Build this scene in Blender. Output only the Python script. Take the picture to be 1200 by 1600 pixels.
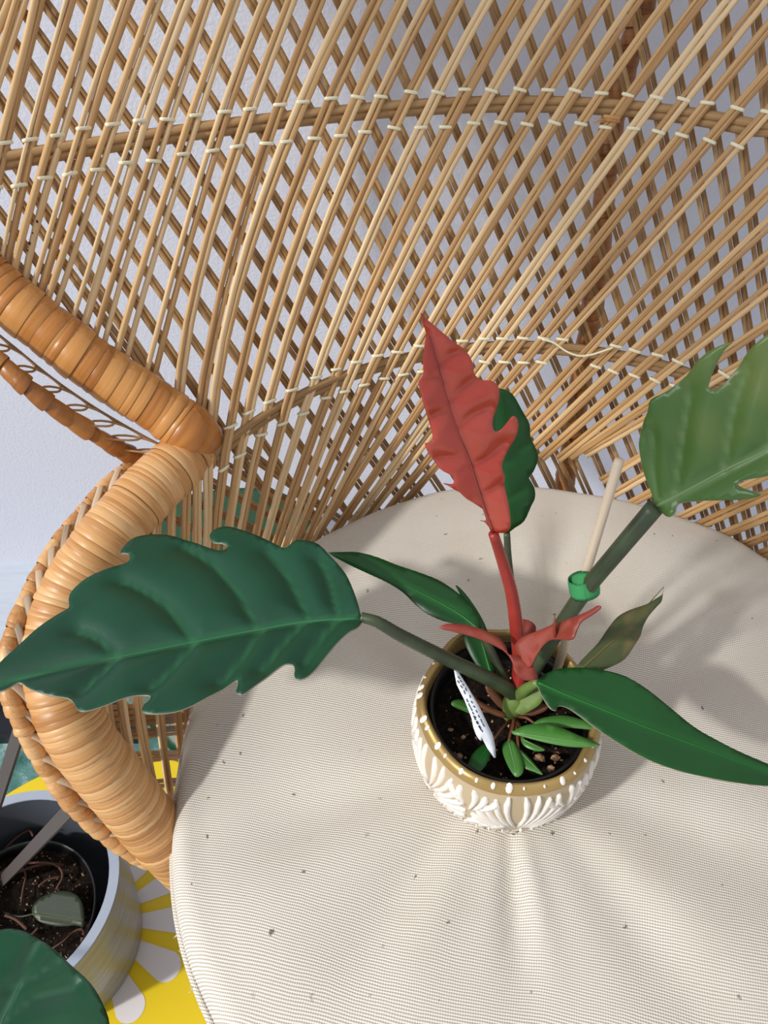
import bpy, bmesh, math, random
import numpy as np
from mathutils import Vector, Matrix, noise
from mathutils.geometry import delaunay_2d_cdt

random.seed(7)
for _o in list(bpy.data.objects):
    bpy.data.objects.remove(_o)
SC = bpy.context.scene
COL = SC.collection

# ------------------------------------------------------------------ camera, sky, sun, exposure
FPX = 1202.0                       # focal length in pixels of the 1200 x 1600 frame
PITCH = math.radians(45.0)
CAMZ = 1.0
cam_d = bpy.data.cameras.new('camera')
cam = bpy.data.objects.new('camera', cam_d)
COL.objects.link(cam)
cam.location = (0, 0, CAMZ)
cam.rotation_euler = (math.pi / 2 - PITCH, 0, 0)
cam_d.sensor_fit = 'VERTICAL'
cam_d.sensor_height = 24.0
cam_d.lens = 24.0 * FPX / 1600.0
cam_d.clip_start = 0.01
SC.camera = cam

world = bpy.data.worlds.new('sky')
SC.world = world
world.use_nodes = True
bg = world.node_tree.nodes['Background']
bg.inputs['Color'].default_value = (0.92, 0.95, 1.0, 1)
bg.inputs['Strength'].default_value = 0.62

sun_d = bpy.data.lights.new('sun', 'SUN')
sun = bpy.data.objects.new('sun', sun_d)
COL.objects.link(sun)
sun.rotation_euler = Vector((1.10, 0.71, -1.0)).to_track_quat('-Z', 'Y').to_euler()
sun_d.energy = 2.45
sun_d.angle = math.radians(3.2)
sun_d.color = (1.0, 0.985, 0.96)

win_d = bpy.data.lights.new('window_light', 'AREA')
win = bpy.data.objects.new('window_light', win_d)
COL.objects.link(win)
win.location = (-2.6, -0.6, 1.9)
win.rotation_euler = Vector((2.6, 1.1, -1.3)).to_track_quat('-Z', 'Y').to_euler()
win_d.shape = 'RECTANGLE'
win_d.size = 1.6
win_d.size_y = 1.4
win_d.energy = 38
win_d.color = (0.93, 0.97, 1.0)

SC.view_settings.view_transform = 'Standard'
SC.view_settings.look = 'None'
SC.view_settings.gamma = 1.0
SC.view_settings.use_curve_mapping = False
SC.view_settings.exposure = 0.0

# ------------------------------------------------------------------ helpers
H = 0.5                            # camera height above the seat cushion; seat-relative heights are in units of H
SEAT = CAMZ - H
SN, CS = math.sin(PITCH), math.cos(PITCH)

def ray(x, y):
    u = (x - 600.0) / FPX
    v = (y - 800.0) / FPX
    return Vector((u, CS - v * SN, -SN - v * CS))

def at(x, y, zrel):
    """point of the place at height zrel (units of H above the seat)"""
    d = ray(x, y)
    t = H * (1 - zrel) / -d.z
    return Vector((0, 0, CAMZ)) + d * t

def atz(x, y, z):
    return at(x, y, (z - SEAT) / H)

def lin(c):
    return tuple(((v / 255.0) / 12.92 if v / 255.0 <= 0.04045 else ((v / 255.0 + 0.055) / 1.055) ** 2.4) for v in c)

def empty(name, loc=(0, 0, 0)):
    o = bpy.data.objects.new(name, None)
    COL.objects.link(o)
    o.location = loc
    o.empty_display_size = 0.05
    return o

def tag(o, label=None, cat=None, group=None, kind=None):
    if label: o['label'] = label
    if cat: o['category'] = cat
    if group: o['group'] = group
    if kind: o['kind'] = kind
    return o

def mesh_obj(name, verts, faces, mat=None, parent=None, uvs=None, smooth=True):
    me = bpy.data.meshes.new(name)
    off = Vector((0, 0, 0))
    p = parent
    while p is not None:
        off += p.location
        p = p.parent
    if off.length > 0:
        verts = [Vector(v) - off for v in verts]
    me.from_pydata([tuple(v) for v in verts], [], faces)
    if uvs is not None:
        uvl = me.uv_layers.new(name='UVMap')
        n = len(me.loops)
        vi = np.zeros(n, dtype=np.int32)
        me.loops.foreach_get('vertex_index', vi)
        arr = np.asarray(uvs, dtype=np.float32)[vi]
        uvl.data.foreach_set('uv', arr.ravel())
    if smooth:
        me.polygons.foreach_set('use_smooth', [True] * len(me.polygons))
    me.update()
    o = bpy.data.objects.new(name, me)
    COL.objects.link(o)
    if mat: me.materials.append(mat)
    if parent: o.parent = parent
    return o

class MB:
    """collects shapes for ONE mesh object"""
    def __init__(s):
        s.v = []; s.f = []; s.uv = []
    def add(s, v, f, uv=None):
        b = len(s.v)
        s.v += [Vector(p) for p in v]
        s.f += [tuple(i + b for i in q) for q in f]
        s.uv += list(uv) if uv else [(0, 0)] * len(v)
    def build(s, name, mat=None, parent=None, smooth=True):
        return mesh_obj(name, s.v, s.f, mat, parent, s.uv, smooth)

def frames(pts, hint=None):
    """tangent, normal, binormal along a polyline; hint: list of / one preferred normal"""
    n = len(pts)
    T = []
    for i in range(n):
        a = pts[max(i - 1, 0)]; b = pts[min(i + 1, n - 1)]
        d = b - a
        T.append(d.normalized() if d.length > 1e-9 else Vector((0, 0, 1)))
    N = []
    if hint is None:
        up = Vector((0, 0, 1)) if abs(T[0].z) < 0.9 else Vector((1, 0, 0))
        nrm = (up - T[0] * up.dot(T[0])).normalized()
        for i in range(n):
            nrm = (nrm - T[i] * nrm.dot(T[i])).normalized()
            N.append(nrm)
    else:
        for i in range(n):
            h = hint[i] if isinstance(hint, list) else hint
            N.append((h - T[i] * h.dot(T[i])).normalized())
    B = [T[i].cross(N[i]) for i in range(n)]
    return T, N, B

CANE_PROF = [(1, -.45), (1, .45), (.72, 1), (-.72, 1), (-1, .45), (-1, -.45), (-.6, -1), (.6, -1)]
def tube_geo(pts, ra, rb=None, ns=6, hint=None, caps=True, phase=0.0, prof=None):
    if prof: ns = len(prof)
    """tube along pts; ra = half width along binormal, rb = half thickness along normal (number or list)"""
    n = len(pts)
    if rb is None: rb = ra
    A = ra if isinstance(ra, (list, tuple)) else [ra] * n
    Bb = rb if isinstance(rb, (list, tuple)) else [rb] * n
    T, N, B = frames(pts, hint)
    v = []; f = []; uv = []
    L = 0.0
    for i in range(n):
        if i: L += (pts[i] - pts[i - 1]).length
        for k in range(ns):
            if prof:
                ca, sa = prof[k]
            else:
                a = 2 * math.pi * k / ns + phase
                ca, sa = math.cos(a), math.sin(a)
            v.append(pts[i] + B[i] * (ca * A[i]) + N[i] * (sa * Bb[i]))
            uv.append((k / ns, L))
    for i in range(n - 1):
        for k in range(ns):
            k2 = (k + 1) % ns
            f.append((i * ns + k, i * ns + k2, (i + 1) * ns + k2, (i + 1) * ns + k))
    if caps:
        f.append(tuple(range(ns - 1, -1, -1)))
        f.append(tuple((n - 1) * ns + k for k in range(ns)))
    return v, f, uv

def tube(name, pts, ra, rb=None, ns=8, mat=None, parent=None, hint=None, caps=True, phase=0.0):
    v, f, uv = tube_geo([Vector(p) for p in pts], ra, rb, ns, hint, caps, phase)
    return mesh_obj(name, v, f, mat, parent, uv)

def catmull(pts, per=8, closed=False):
    P = [Vector(p) for p in pts]
    n = len(P)
    out = []
    segs = n if closed else n - 1
    for i in range(segs):
        if closed:
            p0, p1, p2, p3 = P[(i - 1) % n], P[i], P[(i + 1) % n], P[(i + 2) % n]
        else:
            p1, p2 = P[i], P[i + 1]
            p0 = P[i - 1] if i else p1 * 2 - p2
            p3 = P[i + 2] if i + 2 < n else p2 * 2 - p1
        for k in range(per):
            t = k / per
            out.append(0.5 * ((2 * p1) + (p2 - p0) * t + (2 * p0 - 5 * p1 + 4 * p2 - p3) * t * t + (3 * p1 - p0 - 3 * p2 + p3) * t ** 3))
    if not closed: out.append(P[-1].copy())
    return out

def resample(pts, step):
    P = [Vector(p) for p in pts]
    d = [0.0]
    for i in range(1, len(P)): d.append(d[-1] + (P[i] - P[i - 1]).length)
    n = max(2, int(d[-1] / step) + 1)
    out = []
    j = 0
    for k in range(n):
        s = d[-1] * k / (n - 1)
        while j < len(P) - 2 and d[j + 1] < s: j += 1
        w = (s - d[j]) / max(d[j + 1] - d[j], 1e-9)
        out.append(P[j].lerp(P[j + 1], min(max(w, 0), 1)))
    return out, d[-1]

def lathe_geo(profile, ns=64, center=(0, 0, 0), rfun=None):
    """profile: list of (r, z); rfun(angle, index, r, z) -> (r, z)"""
    c = Vector(center)
    v = []; f = []; uv = []
    n = len(profile)
    for i, (r, z) in enumerate(profile):
        for k in range(ns):
            a = 2 * math.pi * k / ns
            rr, zz = rfun(a, i, r, z) if rfun else (r, z)
            v.append(c + Vector((math.cos(a) * rr, math.sin(a) * rr, zz)))
            uv.append((k / ns, i / n))
    for i in range(n - 1):
        for k in range(ns):
            k2 = (k + 1) % ns
            f.append((i * ns + k, i * ns + k2, (i + 1) * ns + k2, (i + 1) * ns + k))
    return v, f, uv

def box_geo(x0, x1, y0, y1, z0, z1):
    v = [(x, y, z) for z in (z0, z1) for y in (y0, y1) for x in (x0, x1)]
    f = [(0, 2, 3, 1), (4, 5, 7, 6), (0, 1, 5, 4), (2, 6, 7, 3), (0, 4, 6, 2), (1, 3, 7, 5)]
    return v, f

# ------------------------------------------------------------------ materials
def new_mat(name, color, rough=0.6, metal=0.0, spec=0.5):
    m = bpy.data.materials.new(name)
    m.use_nodes = True
    b = m.node_tree.nodes['Principled BSDF']
    b.inputs['Base Color'].default_value = (*color, 1)
    b.inputs['Roughness'].default_value = rough
    b.inputs['Metallic'].default_value = metal
    if 'Specular IOR Level' in b.inputs: b.inputs['Specular IOR Level'].default_value = spec
    return m

class NT:
    def __init__(s, m):
        s.m = m; s.t = m.node_tree; s.n = s.t.nodes; s.l = s.t.links
        s.bsdf = s.n['Principled BSDF']
    def node(s, typ, **kw):
        n = s.n.new(typ)
        for k, v in kw.items():
            if k in n.inputs: n.inputs[k].default_value = v
            else: setattr(n, k, v)
        return n
    def link(s, a, b): s.l.new(a, b)
    def ramp(s, fac, stops):
        r = s.n.new('ShaderNodeValToRGB')
        el = r.color_ramp.elements
        while len(el) < len(stops): el.new(0.5)
        for e, (p, c) in zip(el, stops):
            e.position = p
            e.color = (*c, 1) if len(c) == 3 else c
        s.link(fac, r.inputs['Fac'])
        return r.outputs['Color']
    def mix(s, fac, a, b, blend='MIX'):
        m = s.n.new('ShaderNodeMix'); m.data_type = 'RGBA'; m.blend_type = blend
        for val, idx in ((fac, 0), (a, 6), (b, 7)):
            if hasattr(val, 'is_output'): s.link(val, m.inputs[idx])
            elif idx == 0: m.inputs[0].default_value = val
            else: m.inputs[idx].default_value = (*val, 1)
        return m.outputs[2]
    def math(s, op, a, b=0.0, c=None):
        m = s.n.new('ShaderNodeMath'); m.operation = op
        for i, val in enumerate((a, b) if c is None else (a, b, c)):
            if hasattr(val, 'is_output'): s.link(val, m.inputs[i])
            else: m.inputs[i].default_value = val
        return m.outputs[0]
    def bump(s, h, strength=0.3, dist=0.002):
        b = s.n.new('ShaderNodeBump')
        b.inputs['Strength'].default_value = strength
        b.inputs['Distance'].default_value = dist
        s.link(h, b.inputs['Height'])
        s.link(b.outputs['Normal'], s.bsdf.inputs['Normal'])
    def coords(s, kind='Object', scale=(1, 1, 1)):
        tc = s.n.new('ShaderNodeTexCoord')
        mp = s.n.new('ShaderNodeMapping')
        mp.inputs['Scale'].default_value = scale
        s.link(tc.outputs[kind], mp.inputs['Vector'])
        return mp.outputs['Vector']
    def noise(s, vec, scale=5.0, detail=3.0, rough=0.5):
        n = s.n.new('ShaderNodeTexNoise')
        n.inputs['Scale'].default_value = scale
        n.inputs['Detail'].default_value = detail
        n.inputs['Roughness'].default_value = rough
        s.link(vec, n.inputs['Vector'])
        return n.outputs['Fac']

def cane_mat(name, c_dark, c_mid, c_light, rough=0.45, spots=0.0, lenscale=6.0):
    """rattan: streaks along the length (UV v = metres), every piece its own tone"""
    m = new_mat(name, c_mid, rough)
    t = NT(m)
    info = t.node('ShaderNodeObjectInfo')
    uv = t.coords('UV', (9.0, lenscale, 1))
    add = t.node('ShaderNodeVectorMath', operation='ADD')
    t.link(uv, add.inputs[0])
    comb = t.node('ShaderNodeCombineXYZ')
    t.link(t.math('MULTIPLY', info.outputs['Random'], 37.0), comb.inputs['X'])
    t.link(t.math('MULTIPLY', info.outputs['Random'], 91.0), comb.inputs['Y'])
    t.link(comb.outputs[0], add.inputs[1])
    n = t.noise(add.outputs[0], 1.6, 5, 0.6)
    tone = t.math('ADD', t.math('MULTIPLY', n, 0.65), t.math('MULTIPLY', info.outputs['Random'], 0.42))
    col = t.ramp(tone, [(0.22, c_dark), (0.52, c_mid), (0.86, c_light)])
    if spots:
        n2 = t.noise(add.outputs[0], 7.0, 2, 0.6)
        sp = t.ramp(n2, [(0.68, (0, 0, 0)), (0.74, (1, 1, 1))])
        col = t.mix(t.math('MULTIPLY', sp, spots), col, lin((70, 45, 25)))
    t.link(col, t.bsdf.inputs['Base Color'])
    t.bump(n, 0.35, 0.0006)
    return m

M = {}
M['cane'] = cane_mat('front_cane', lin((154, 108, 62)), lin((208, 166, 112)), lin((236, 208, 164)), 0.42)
M['cane_rear'] = cane_mat('rear_cane', lin((116, 82, 44)), lin((178, 138, 88)), lin((202, 166, 114)), 0.5, 0.5)  # darker than the front canes: the rear layer's shade is put into the colour
M['hoop'] = cane_mat('hoop_cane', lin((120, 88, 52)), lin((168, 130, 84)), lin((190, 152, 104)), 0.5)
M['wrap_wing'] = cane_mat('wide_wrap', lin((140, 82, 32)), lin((186, 120, 56)), lin((210, 152, 86)), 0.34, 0.0, 9.0)
M['wrap_arm'] = cane_mat('narrow_wrap', lin((164, 108, 56)), lin((204, 150, 92)), lin((226, 182, 128)), 0.4, 0.0, 12.0)
M['wrap_pole'] = cane_mat('pole_wrap', lin((120, 74, 34)), lin((172, 112, 58)), lin((192, 136, 80)), 0.5, 0.0, 9.0)
M['rod_wing'] = cane_mat('rod_wrap', lin((120, 70, 26)), lin((160, 100, 44)), lin((182, 122, 62)), 0.32, 0.0, 9.0)
M['core'] = new_mat('roll_core', lin((112, 66, 30)), 0.8)
M['lace'] = cane_mat('grey_lacing', lin((120, 98, 78)), lin((176, 152, 126)), lin((208, 184, 156)), 0.55)
M['loop'] = cane_mat('loop_cane', lin((120, 84, 50)), lin((162, 122, 78)), lin((188, 150, 104)), 0.5)
M['tie'] = new_mat('cream_tie', lin((236, 228, 196)), 0.6)

M['ink_mark'] = new_mat('dark_ink', lin((38, 36, 36)), 0.7)
def wall_mat():
    m = new_mat('white_paint', lin((218, 219, 230)), 0.7)
    t = NT(m)
    co = t.coords('Object')
    t.bump(t.noise(co, 260, 3, 0.6), 0.35, 0.002)
    return m
M['wall'] = wall_mat()
M['base'] = new_mat('white_gloss', lin((228, 228, 234)), 0.45)

def floor_mat():
    m = new_mat('pale_floor', lin((196, 204, 214)), 0.4)
    t = NT(m)
    co = t.coords('Object', (3, 30, 1))
    n = t.noise(co, 3, 4, 0.6)
    t.link(t.ramp(n, [(0.3, lin((190, 198, 208))), (0.7, lin((204, 211, 220)))]), t.bsdf.inputs['Base Color'])
    return m
M['floor'] = floor_mat()

def fabric_mat():
    m = new_mat('woven_cotton', lin((226, 218, 204)), 0.9, 0, 0.2)
    t = NT(m)
    tc = t.node('ShaderNodeTexCoord')
    mp = t.node('ShaderNodeMapping')
    mp.inputs['Rotation'].default_value = (0, 0, math.radians(12))
    t.link(tc.outputs['Object'], mp.inputs['Vector'])
    wob = t.node('ShaderNodeTexNoise')
    wob.inputs['Scale'].default_value = 9.0
    t.link(mp.outputs['Vector'], wob.inputs['Vector'])
    mx = t.node('ShaderNodeMix', data_type='VECTOR')
    mx.inputs[0].default_value = 0.012
    t.link(mp.outputs['Vector'], mx.inputs[4]); t.link(wob.outputs['Color'], mx.inputs[5])
    vec = mx.outputs[1]
    def wave(axis, scale, dist):
        w = t.node('ShaderNodeTexWave', wave_type='BANDS', bands_direction=axis)
        w.inputs['Scale'].default_value = scale
        w.inputs['Distortion'].default_value = dist
        w.inputs['Detail'].default_value = 1.5
        w.inputs['Detail Scale'].default_value = 0.6
        t.link(vec, w.inputs['Vector'])
        return w.outputs['Fac']
    rows = wave('Y', 190, 1.2)
    cols = wave('X', 230, 1.6)
    weave = t.math('ADD', t.math('MULTIPLY', rows, 0.72), t.math('MULTIPLY', cols, 0.28))
    big = t.noise(tc.outputs['Object'], 7, 4, 0.6)
    slub = t.coords('Object', (18, 160, 1))
    sl = t.noise(slub, 3, 3, 0.6)
    col = t.ramp(weave, [(0.08, lin((168, 156, 138))), (0.5, lin((219, 212, 200))), (1.0, lin((233, 228, 219)))])
    col = t.mix(t.ramp(big, [(0.52, (0, 0, 0)), (0.8, (0.45, 0.45, 0.45))]), col, lin((190, 174, 150)))
    col = t.mix(t.ramp(sl, [(0.62, (0, 0, 0)), (0.8, (0.35, 0.35, 0.35))]), col, lin((190, 170, 140)))
    v = t.node('ShaderNodeTexVoronoi', voronoi_dimensions='2D')
    v.inputs['Scale'].default_value = 34
    nz = t.node('ShaderNodeTexNoise'); nz.inputs['Scale'].default_value = 170
    t.link(tc.outputs['Object'], nz.inputs['Vector'])
    mz = t.node('ShaderNodeMix', data_type='VECTOR'); mz.inputs[0].default_value = 0.008
    t.link(tc.outputs['Object'], mz.inputs[4]); t.link(nz.outputs['Color'], mz.inputs[5])
    t.link(mz.outputs[1], v.inputs['Vector'])
    sp = t.ramp(v.outputs['Distance'], [(0.018, (1, 1, 1)), (0.045, (0, 0, 0))])
    keep = t.ramp(v.outputs['Color'], [(0.56, (0, 0, 0)), (0.72, (0.85, 0.85, 0.85))])
    spk = t.node('ShaderNodeMix', data_type='RGBA', blend_type='MULTIPLY')
    spk.inputs[0].default_value = 1.0
    t.link(sp, spk.inputs[6]); t.link(keep, spk.inputs[7])
    col = t.mix(spk.outputs[2], col, lin((92, 80, 62)))
    t.link(col, t.bsdf.inputs['Base Color'])
    t.bump(weave, 0.5, 0.0007)
    return m
M['fabric'] = fabric_mat()

def leaf_mat(name, c_base, c_alt, c_vein, rough=0.36, patch=None, patch_col=None, trans=0.0, nscale=14):
    m = new_mat(name, c_base, rough)
    t = NT(m)
    co = t.coords('Object')
    n = t.noise(co, nscale, 4, 0.55)
    col = t.ramp(n, [(0.3, c_base), (0.7, c_alt)])
    if patch:
        n2 = t.noise(co, patch, 3, 0.6)
        col = t.mix(t.ramp(n2, [(0.48, (0, 0, 0)), (0.68, (0.85, 0.85, 0.85))]), col, patch_col)
    at_ = t.node('ShaderNodeAttribute', attribute_name='vein')
    col = t.mix(at_.outputs['Fac'], col, c_vein)
    t.link(col, t.bsdf.inputs['Base Color'])
    t.bump(t.noise(co, 420, 2, 0.5), 0.06, 0.001)
    if trans:
        tr = t.node('ShaderNodeBsdfTranslucent')
        t.link(col, tr.inputs['Color'])
        ms = t.node('ShaderNodeMixShader')
        ms.inputs[0].default_value = trans
        out = t.n['Material Output']
        t.link(t.bsdf.outputs[0], ms.inputs[1]); t.link(tr.outputs[0], ms.inputs[2])
        t.link(ms.outputs[0], out.inputs['Surface'])
    return m
M['leaf_dark'] = leaf_mat('blue_green_leaf', lin((2, 56, 34)), lin((6, 70, 44)), lin((52, 116, 72)), 0.44)
M['leaf_green'] = leaf_mat('deep_green_leaf', lin((2, 60, 10)), lin((6, 76, 16)), lin((30, 108, 38)), 0.42)
M['leaf_bright'] = leaf_mat('bright_green_leaf', lin((52, 108, 38)), lin((74, 132, 54)), lin((116, 166, 90)), 0.36, trans=0.15)
M['leaf_olive'] = leaf_mat('olive_leaf', lin((72, 108, 46)), lin((96, 132, 70)), lin((140, 166, 112)), 0.27, 10, lin((132, 146, 80)), 0.12, 9)
M['leaf_khaki'] = leaf_mat('khaki_leaf', lin((78, 84, 46)), lin((58, 84, 48)), lin((116, 110, 62)), 0.45, 24, lin((150, 120, 74)), 0.1, 20)
M['leaf_red'] = leaf_mat('coral_red_leaf', lin((200, 62, 40)), lin((212, 90, 70)), lin((150, 48, 38)), 0.24, 18, lin((196, 60, 34)), 0.14)
M['leaf_red'].node_tree.nodes['Principled BSDF'].inputs['Specular IOR Level'].default_value = 0.8
M['bract'] = leaf_mat('red_bract', lin((138, 50, 40)), lin((160, 66, 54)), lin((170, 90, 76)), 0.45, 30, lin((128, 64, 36)), 0.12, 30)
M['bract_brown'] = leaf_mat('brown_bract', lin((84, 46, 26)), lin((110, 66, 40)), lin((120, 80, 50)), 0.5)
M['leaf_far'] = leaf_mat('far_green_leaf', lin((8, 52, 22)), lin((12, 64, 30)), lin((30, 84, 44)), 0.45)
M['leaf_fore'] = leaf_mat('fore_leaf', lin((16, 60, 36)), lin((26, 76, 46)), lin((70, 110, 84)), 0.2)
M['leaf_soil'] = leaf_mat('fallen_leaf', lin((36, 48, 28)), lin((52, 60, 38)), lin((84, 90, 62)), 0.45)
M['petiole'] = leaf_mat('dark_petiole', lin((50, 58, 40)), lin((70, 82, 54)), lin((90, 100, 70)), 0.4, nscale=60)
M['petiole_red'] = leaf_mat('red_petiole', lin((148, 40, 34)), lin((170, 58, 48)), lin((180, 84, 72)), 0.36, nscale=40)
M['sheath'] = leaf_mat('green_sheath', lin((96, 120, 56)), lin((120, 140, 74)), lin((140, 150, 90)), 0.42, nscale=50)

M['edge_pale'] = new_mat('leaf_edge', lin((150, 138, 112)), 0.5)
def soil_mat():
    m = new_mat('potting_soil', lin((26, 20, 16)), 0.95, 0, 0.15)
    t = NT(m)
    co = t.coords('Object')
    n = t.noise(co, 240, 5, 0.7)
    t.link(t.ramp(n, [(0.35, lin((12, 9, 8))), (0.6, lin((40, 30, 22))), (0.78, lin((96, 74, 50)))]), t.bsdf.inputs['Base Color'])
    t.bump(n, 0.9, 0.003)
    return m
M['soil'] = soil_mat()
M['black_plastic'] = new_mat('black_plastic', lin((14, 14, 15)), 0.4)
M['ceramic_ground'] = new_mat('tan_ceramic', lin((186, 166, 134)), 0.5)
M['ceramic_white'] = new_mat('white_ceramic', lin((236, 228, 218)), 0.38)
M['gold'] = new_mat('antique_gold', lin((178, 148, 92)), 0.38, 0.5)
M['stake'] = cane_mat('birch_dowel', lin((206, 178, 148)), lin((224, 200, 172)), lin((236, 216, 190)), 0.6)
M['velcro'] = new_mat('green_tape', lin((62, 150, 88)), 0.9)
_t = NT(M['velcro']); _t.bump(_t.noise(_t.coords('Object'), 900, 2), 0.5, 0.001)
M['tag_white'] = new_mat('white_plastic', lin((232, 236, 244)), 0.4)
M['ink'] = new_mat('ink', lin((40, 42, 60)), 0.7)

def planter_mat():
    m = new_mat('grey_glaze', lin((150, 154, 160)), 0.28)
    t = NT(m)
    co = t.coords('Object', (4, 4, 60))
    n = t.noise(co, 4, 4, 0.6)
    t.link(t.ramp(n, [(0.3, lin((120, 122, 118))), (0.7, lin((158, 158, 152)))]), t.bsdf.inputs['Base Color'])
    return m
M['planter'] = planter_mat()
M['planter_rim'] = new_mat('pale_rim', lin((168, 176, 190)), 0.35)
M['planter_in'] = new_mat('dark_inside', lin((88, 92, 100)), 0.35)
M['yellow'] = new_mat('yellow_print', lin((236, 204, 26)), 0.45)
M['petal_print'] = new_mat('white_print', lin((228, 222, 222)), 0.45)

def rug_mat():
    m = new_mat('teal_rug', lin((60, 110, 104)), 0.9)
    t = NT(m)
    co = t.coords('Object')
    n = t.noise(co, 22, 5, 0.65)
    col = t.ramp(n, [(0.35, lin((44, 92, 84))), (0.55, lin((96, 140, 134))), (0.72, lin((190, 206, 204)))])
    n2 = t.noise(co, 11, 2, 0.5)
    col = t.mix(t.ramp(n2, [(0.6, (0, 0, 0)), (0.64, (1, 1, 1))]), col, lin((206, 140, 112)))
    t.link(col, t.bsdf.inputs['Base Color'])
    t.bump(t.noise(co, 500, 2), 0.6, 0.002)
    return m
M['rug'] = rug_mat()
M['tray'] = new_mat('black_metal', lin((20, 22, 28)), 0.4)
M['dark_stake'] = new_mat('dark_wood', lin((84, 76, 72)), 0.5)
M['root'] = new_mat('dry_root', lin((92, 58, 44)), 0.8)

# ------------------------------------------------------------------ the setting
WALL_Y = 0.88
def struct(name, v, f, mat, label):
    o = mesh_obj(name, v, f, mat, None, None, False)
    tag(o, label, None, None, 'structure')
    return o
v, f = box_geo(-3, 3, -2.4, WALL_Y, -0.06, 0.0)
o = struct('floor', v, f, M['floor'], 'pale smooth floor under the chair'); o['category'] = 'floor'
v, f = box_geo(-3, 3, WALL_Y, WALL_Y + 0.1, 0.0, 2.6)
o = struct('wall_back', v, f, M['wall'], 'white lightly textured wall behind the chair'); o['category'] = 'wall'

WX, WZ0, WZ1, WY0, WY1 = -1.6, 0.75, 2.34, -1.75, 0.35  # unseen wall added; its window header keeps sun off the right of the back
mb_ = []
vv_ = []; ff_ = []
for bx in ((WX - 0.12, WX, -2.4, WY0, 0, 3.0), (WX - 0.12, WX, WY1, WALL_Y + 0.1, 0, 3.0), (WX - 0.12, WX, WY0, WY1, 0, WZ0), (WX - 0.12, WX, WY0, WY1, WZ1, 3.0)):
    v, f = box_geo(*bx)
    ff_ += [tuple(i + len(vv_) for i in q) for q in f]; vv_ += v
o = struct('added_wall_left', vv_, ff_, M['wall'], 'unseen white wall with a tall window opening, added to cut off the sun'); o['category'] = 'wall'
wf = empty('window_1', (WX - 0.06, (WY0 + WY1) / 2, WZ0)); tag(wf, 'white framed window in the added left wall', 'window', None, 'structure')
for bx in ((WX - 0.08, WX - 0.04, WY0, WY0 + 0.04, WZ0, WZ1), (WX - 0.08, WX - 0.04, WY1 - 0.04, WY1, WZ0, WZ1), (WX - 0.08, WX - 0.04, WY0, WY1, WZ0, WZ0 + 0.04), (WX - 0.08, WX - 0.04, WY0, WY1, WZ1 - 0.04, WZ1)):
    v, f = box_geo(*bx)
    mesh_obj('window_frame', v, f, M['base'], wf, None, False)

# ------------------------------------------------------------------ chair surface (the woven back)
CX, CY = 0.26, 0.55                # seat centre in units of H
AX = math.radians(9.5)             # the chair faces a little to the left of the camera
H1PX = [(335, 712), (355, 700), (383, 672), (416, 649), (450, 629), (485, 613), (517, 599), (548, 586), (580, 575), (612, 566),
        (644, 559), (677, 553), (711, 549), (744, 546), (773, 544), (806, 542), (838, 542), (872, 544), (912, 548), (947, 554),
        (979, 560), (1012, 567), (1046, 577), (1077, 586), (1108, 597)]
H2PX = [(0, 247), (41, 243), (82, 239), (120, 235), (164, 229), (208, 222), (252, 216), (296, 208), (341, 205), (382, 195), (427, 191),
        (466, 182), (508, 178), (549, 176), (587, 169), (631, 167), (674, 165), (714, 163), (756, 162), (799, 161), (841, 164),
        (882, 166), (924, 167), (966, 170), (1007, 176), (1048, 181), (1089, 181), (1134, 190), (1178, 196)]
Z1, Z2, Z0 = 0.25, 0.60, -0.10

def polar(px, z):
    out = []
    for x, y in px:
        p = at(x, y, z)
        dx, dy = p.x / H - CX, p.y / H - CY
        out.append((math.atan2(dx, dy), math.hypot(dx, dy)))
    return np.array(out)
_p1 = polar(H1PX, Z1)
_p2 = polar(H2PX, Z2)
_f1 = np.polyfit(_p1[:, 0], _p1[:, 1], 3)
_f2 = np.polyfit(_p2[:, 0], _p2[:, 1], 3)
D = math.radians

def _tab(fit, lo, hi, left, right):
    ths = list(np.linspace(lo, hi, 24))
    rs = [float(np.polyval(fit, a)) for a in ths]
    L = sorted(left); R = sorted(right)
    return np.array([a for a, _ in L] + ths + [a for a, _ in R]), np.array([r for _, r in L] + rs + [r for _, r in R])
_lo1, _hi1 = _p1[:, 0].min(), _p1[:, 0].max()
_lo2, _hi2 = _p2[:, 0].min(), _p2[:, 0].max()
_e1 = float(np.polyval(_f1, _hi1)); _e2 = float(np.polyval(_f2, _hi2)); _s2 = float(np.polyval(_f2, _lo2))
_t1 = _tab(_f1, _lo1, _hi1, [(D(-80), .66), (D(-100), .685), (D(-125), .63), (D(-145), .57), (D(-180), .55)],
           [(_hi1 + D(25), _e1 + .03), (_hi1 + D(60), .63), (D(145), .6), (D(180), .55)])
_t2 = _tab(_f2, _lo2, _hi2, [(_lo2 - D(10), _s2 + .10), (_lo2 - D(22), _s2 + .24), (D(-120), _s2 + .3), (D(-180), _s2 + .3)],
           [(_hi2 + D(15), _e2 + .06), (_hi2 + D(35), _e2 + .2), (D(120), _e2 + .3), (D(180), _e2 + .3)])

def rho(th, z):
    r1 = float(np.interp(th, *_t1))
    if z >= Z1:
        r2 = float(np.interp(th, *_t2))
        return r1 + (r2 - r1) * (z - Z1) / (Z2 - Z1)
    w = max(0.0, (z - Z0) / (Z1 - Z0))
    return 0.60 + (r1 - 0.60) * w

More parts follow.
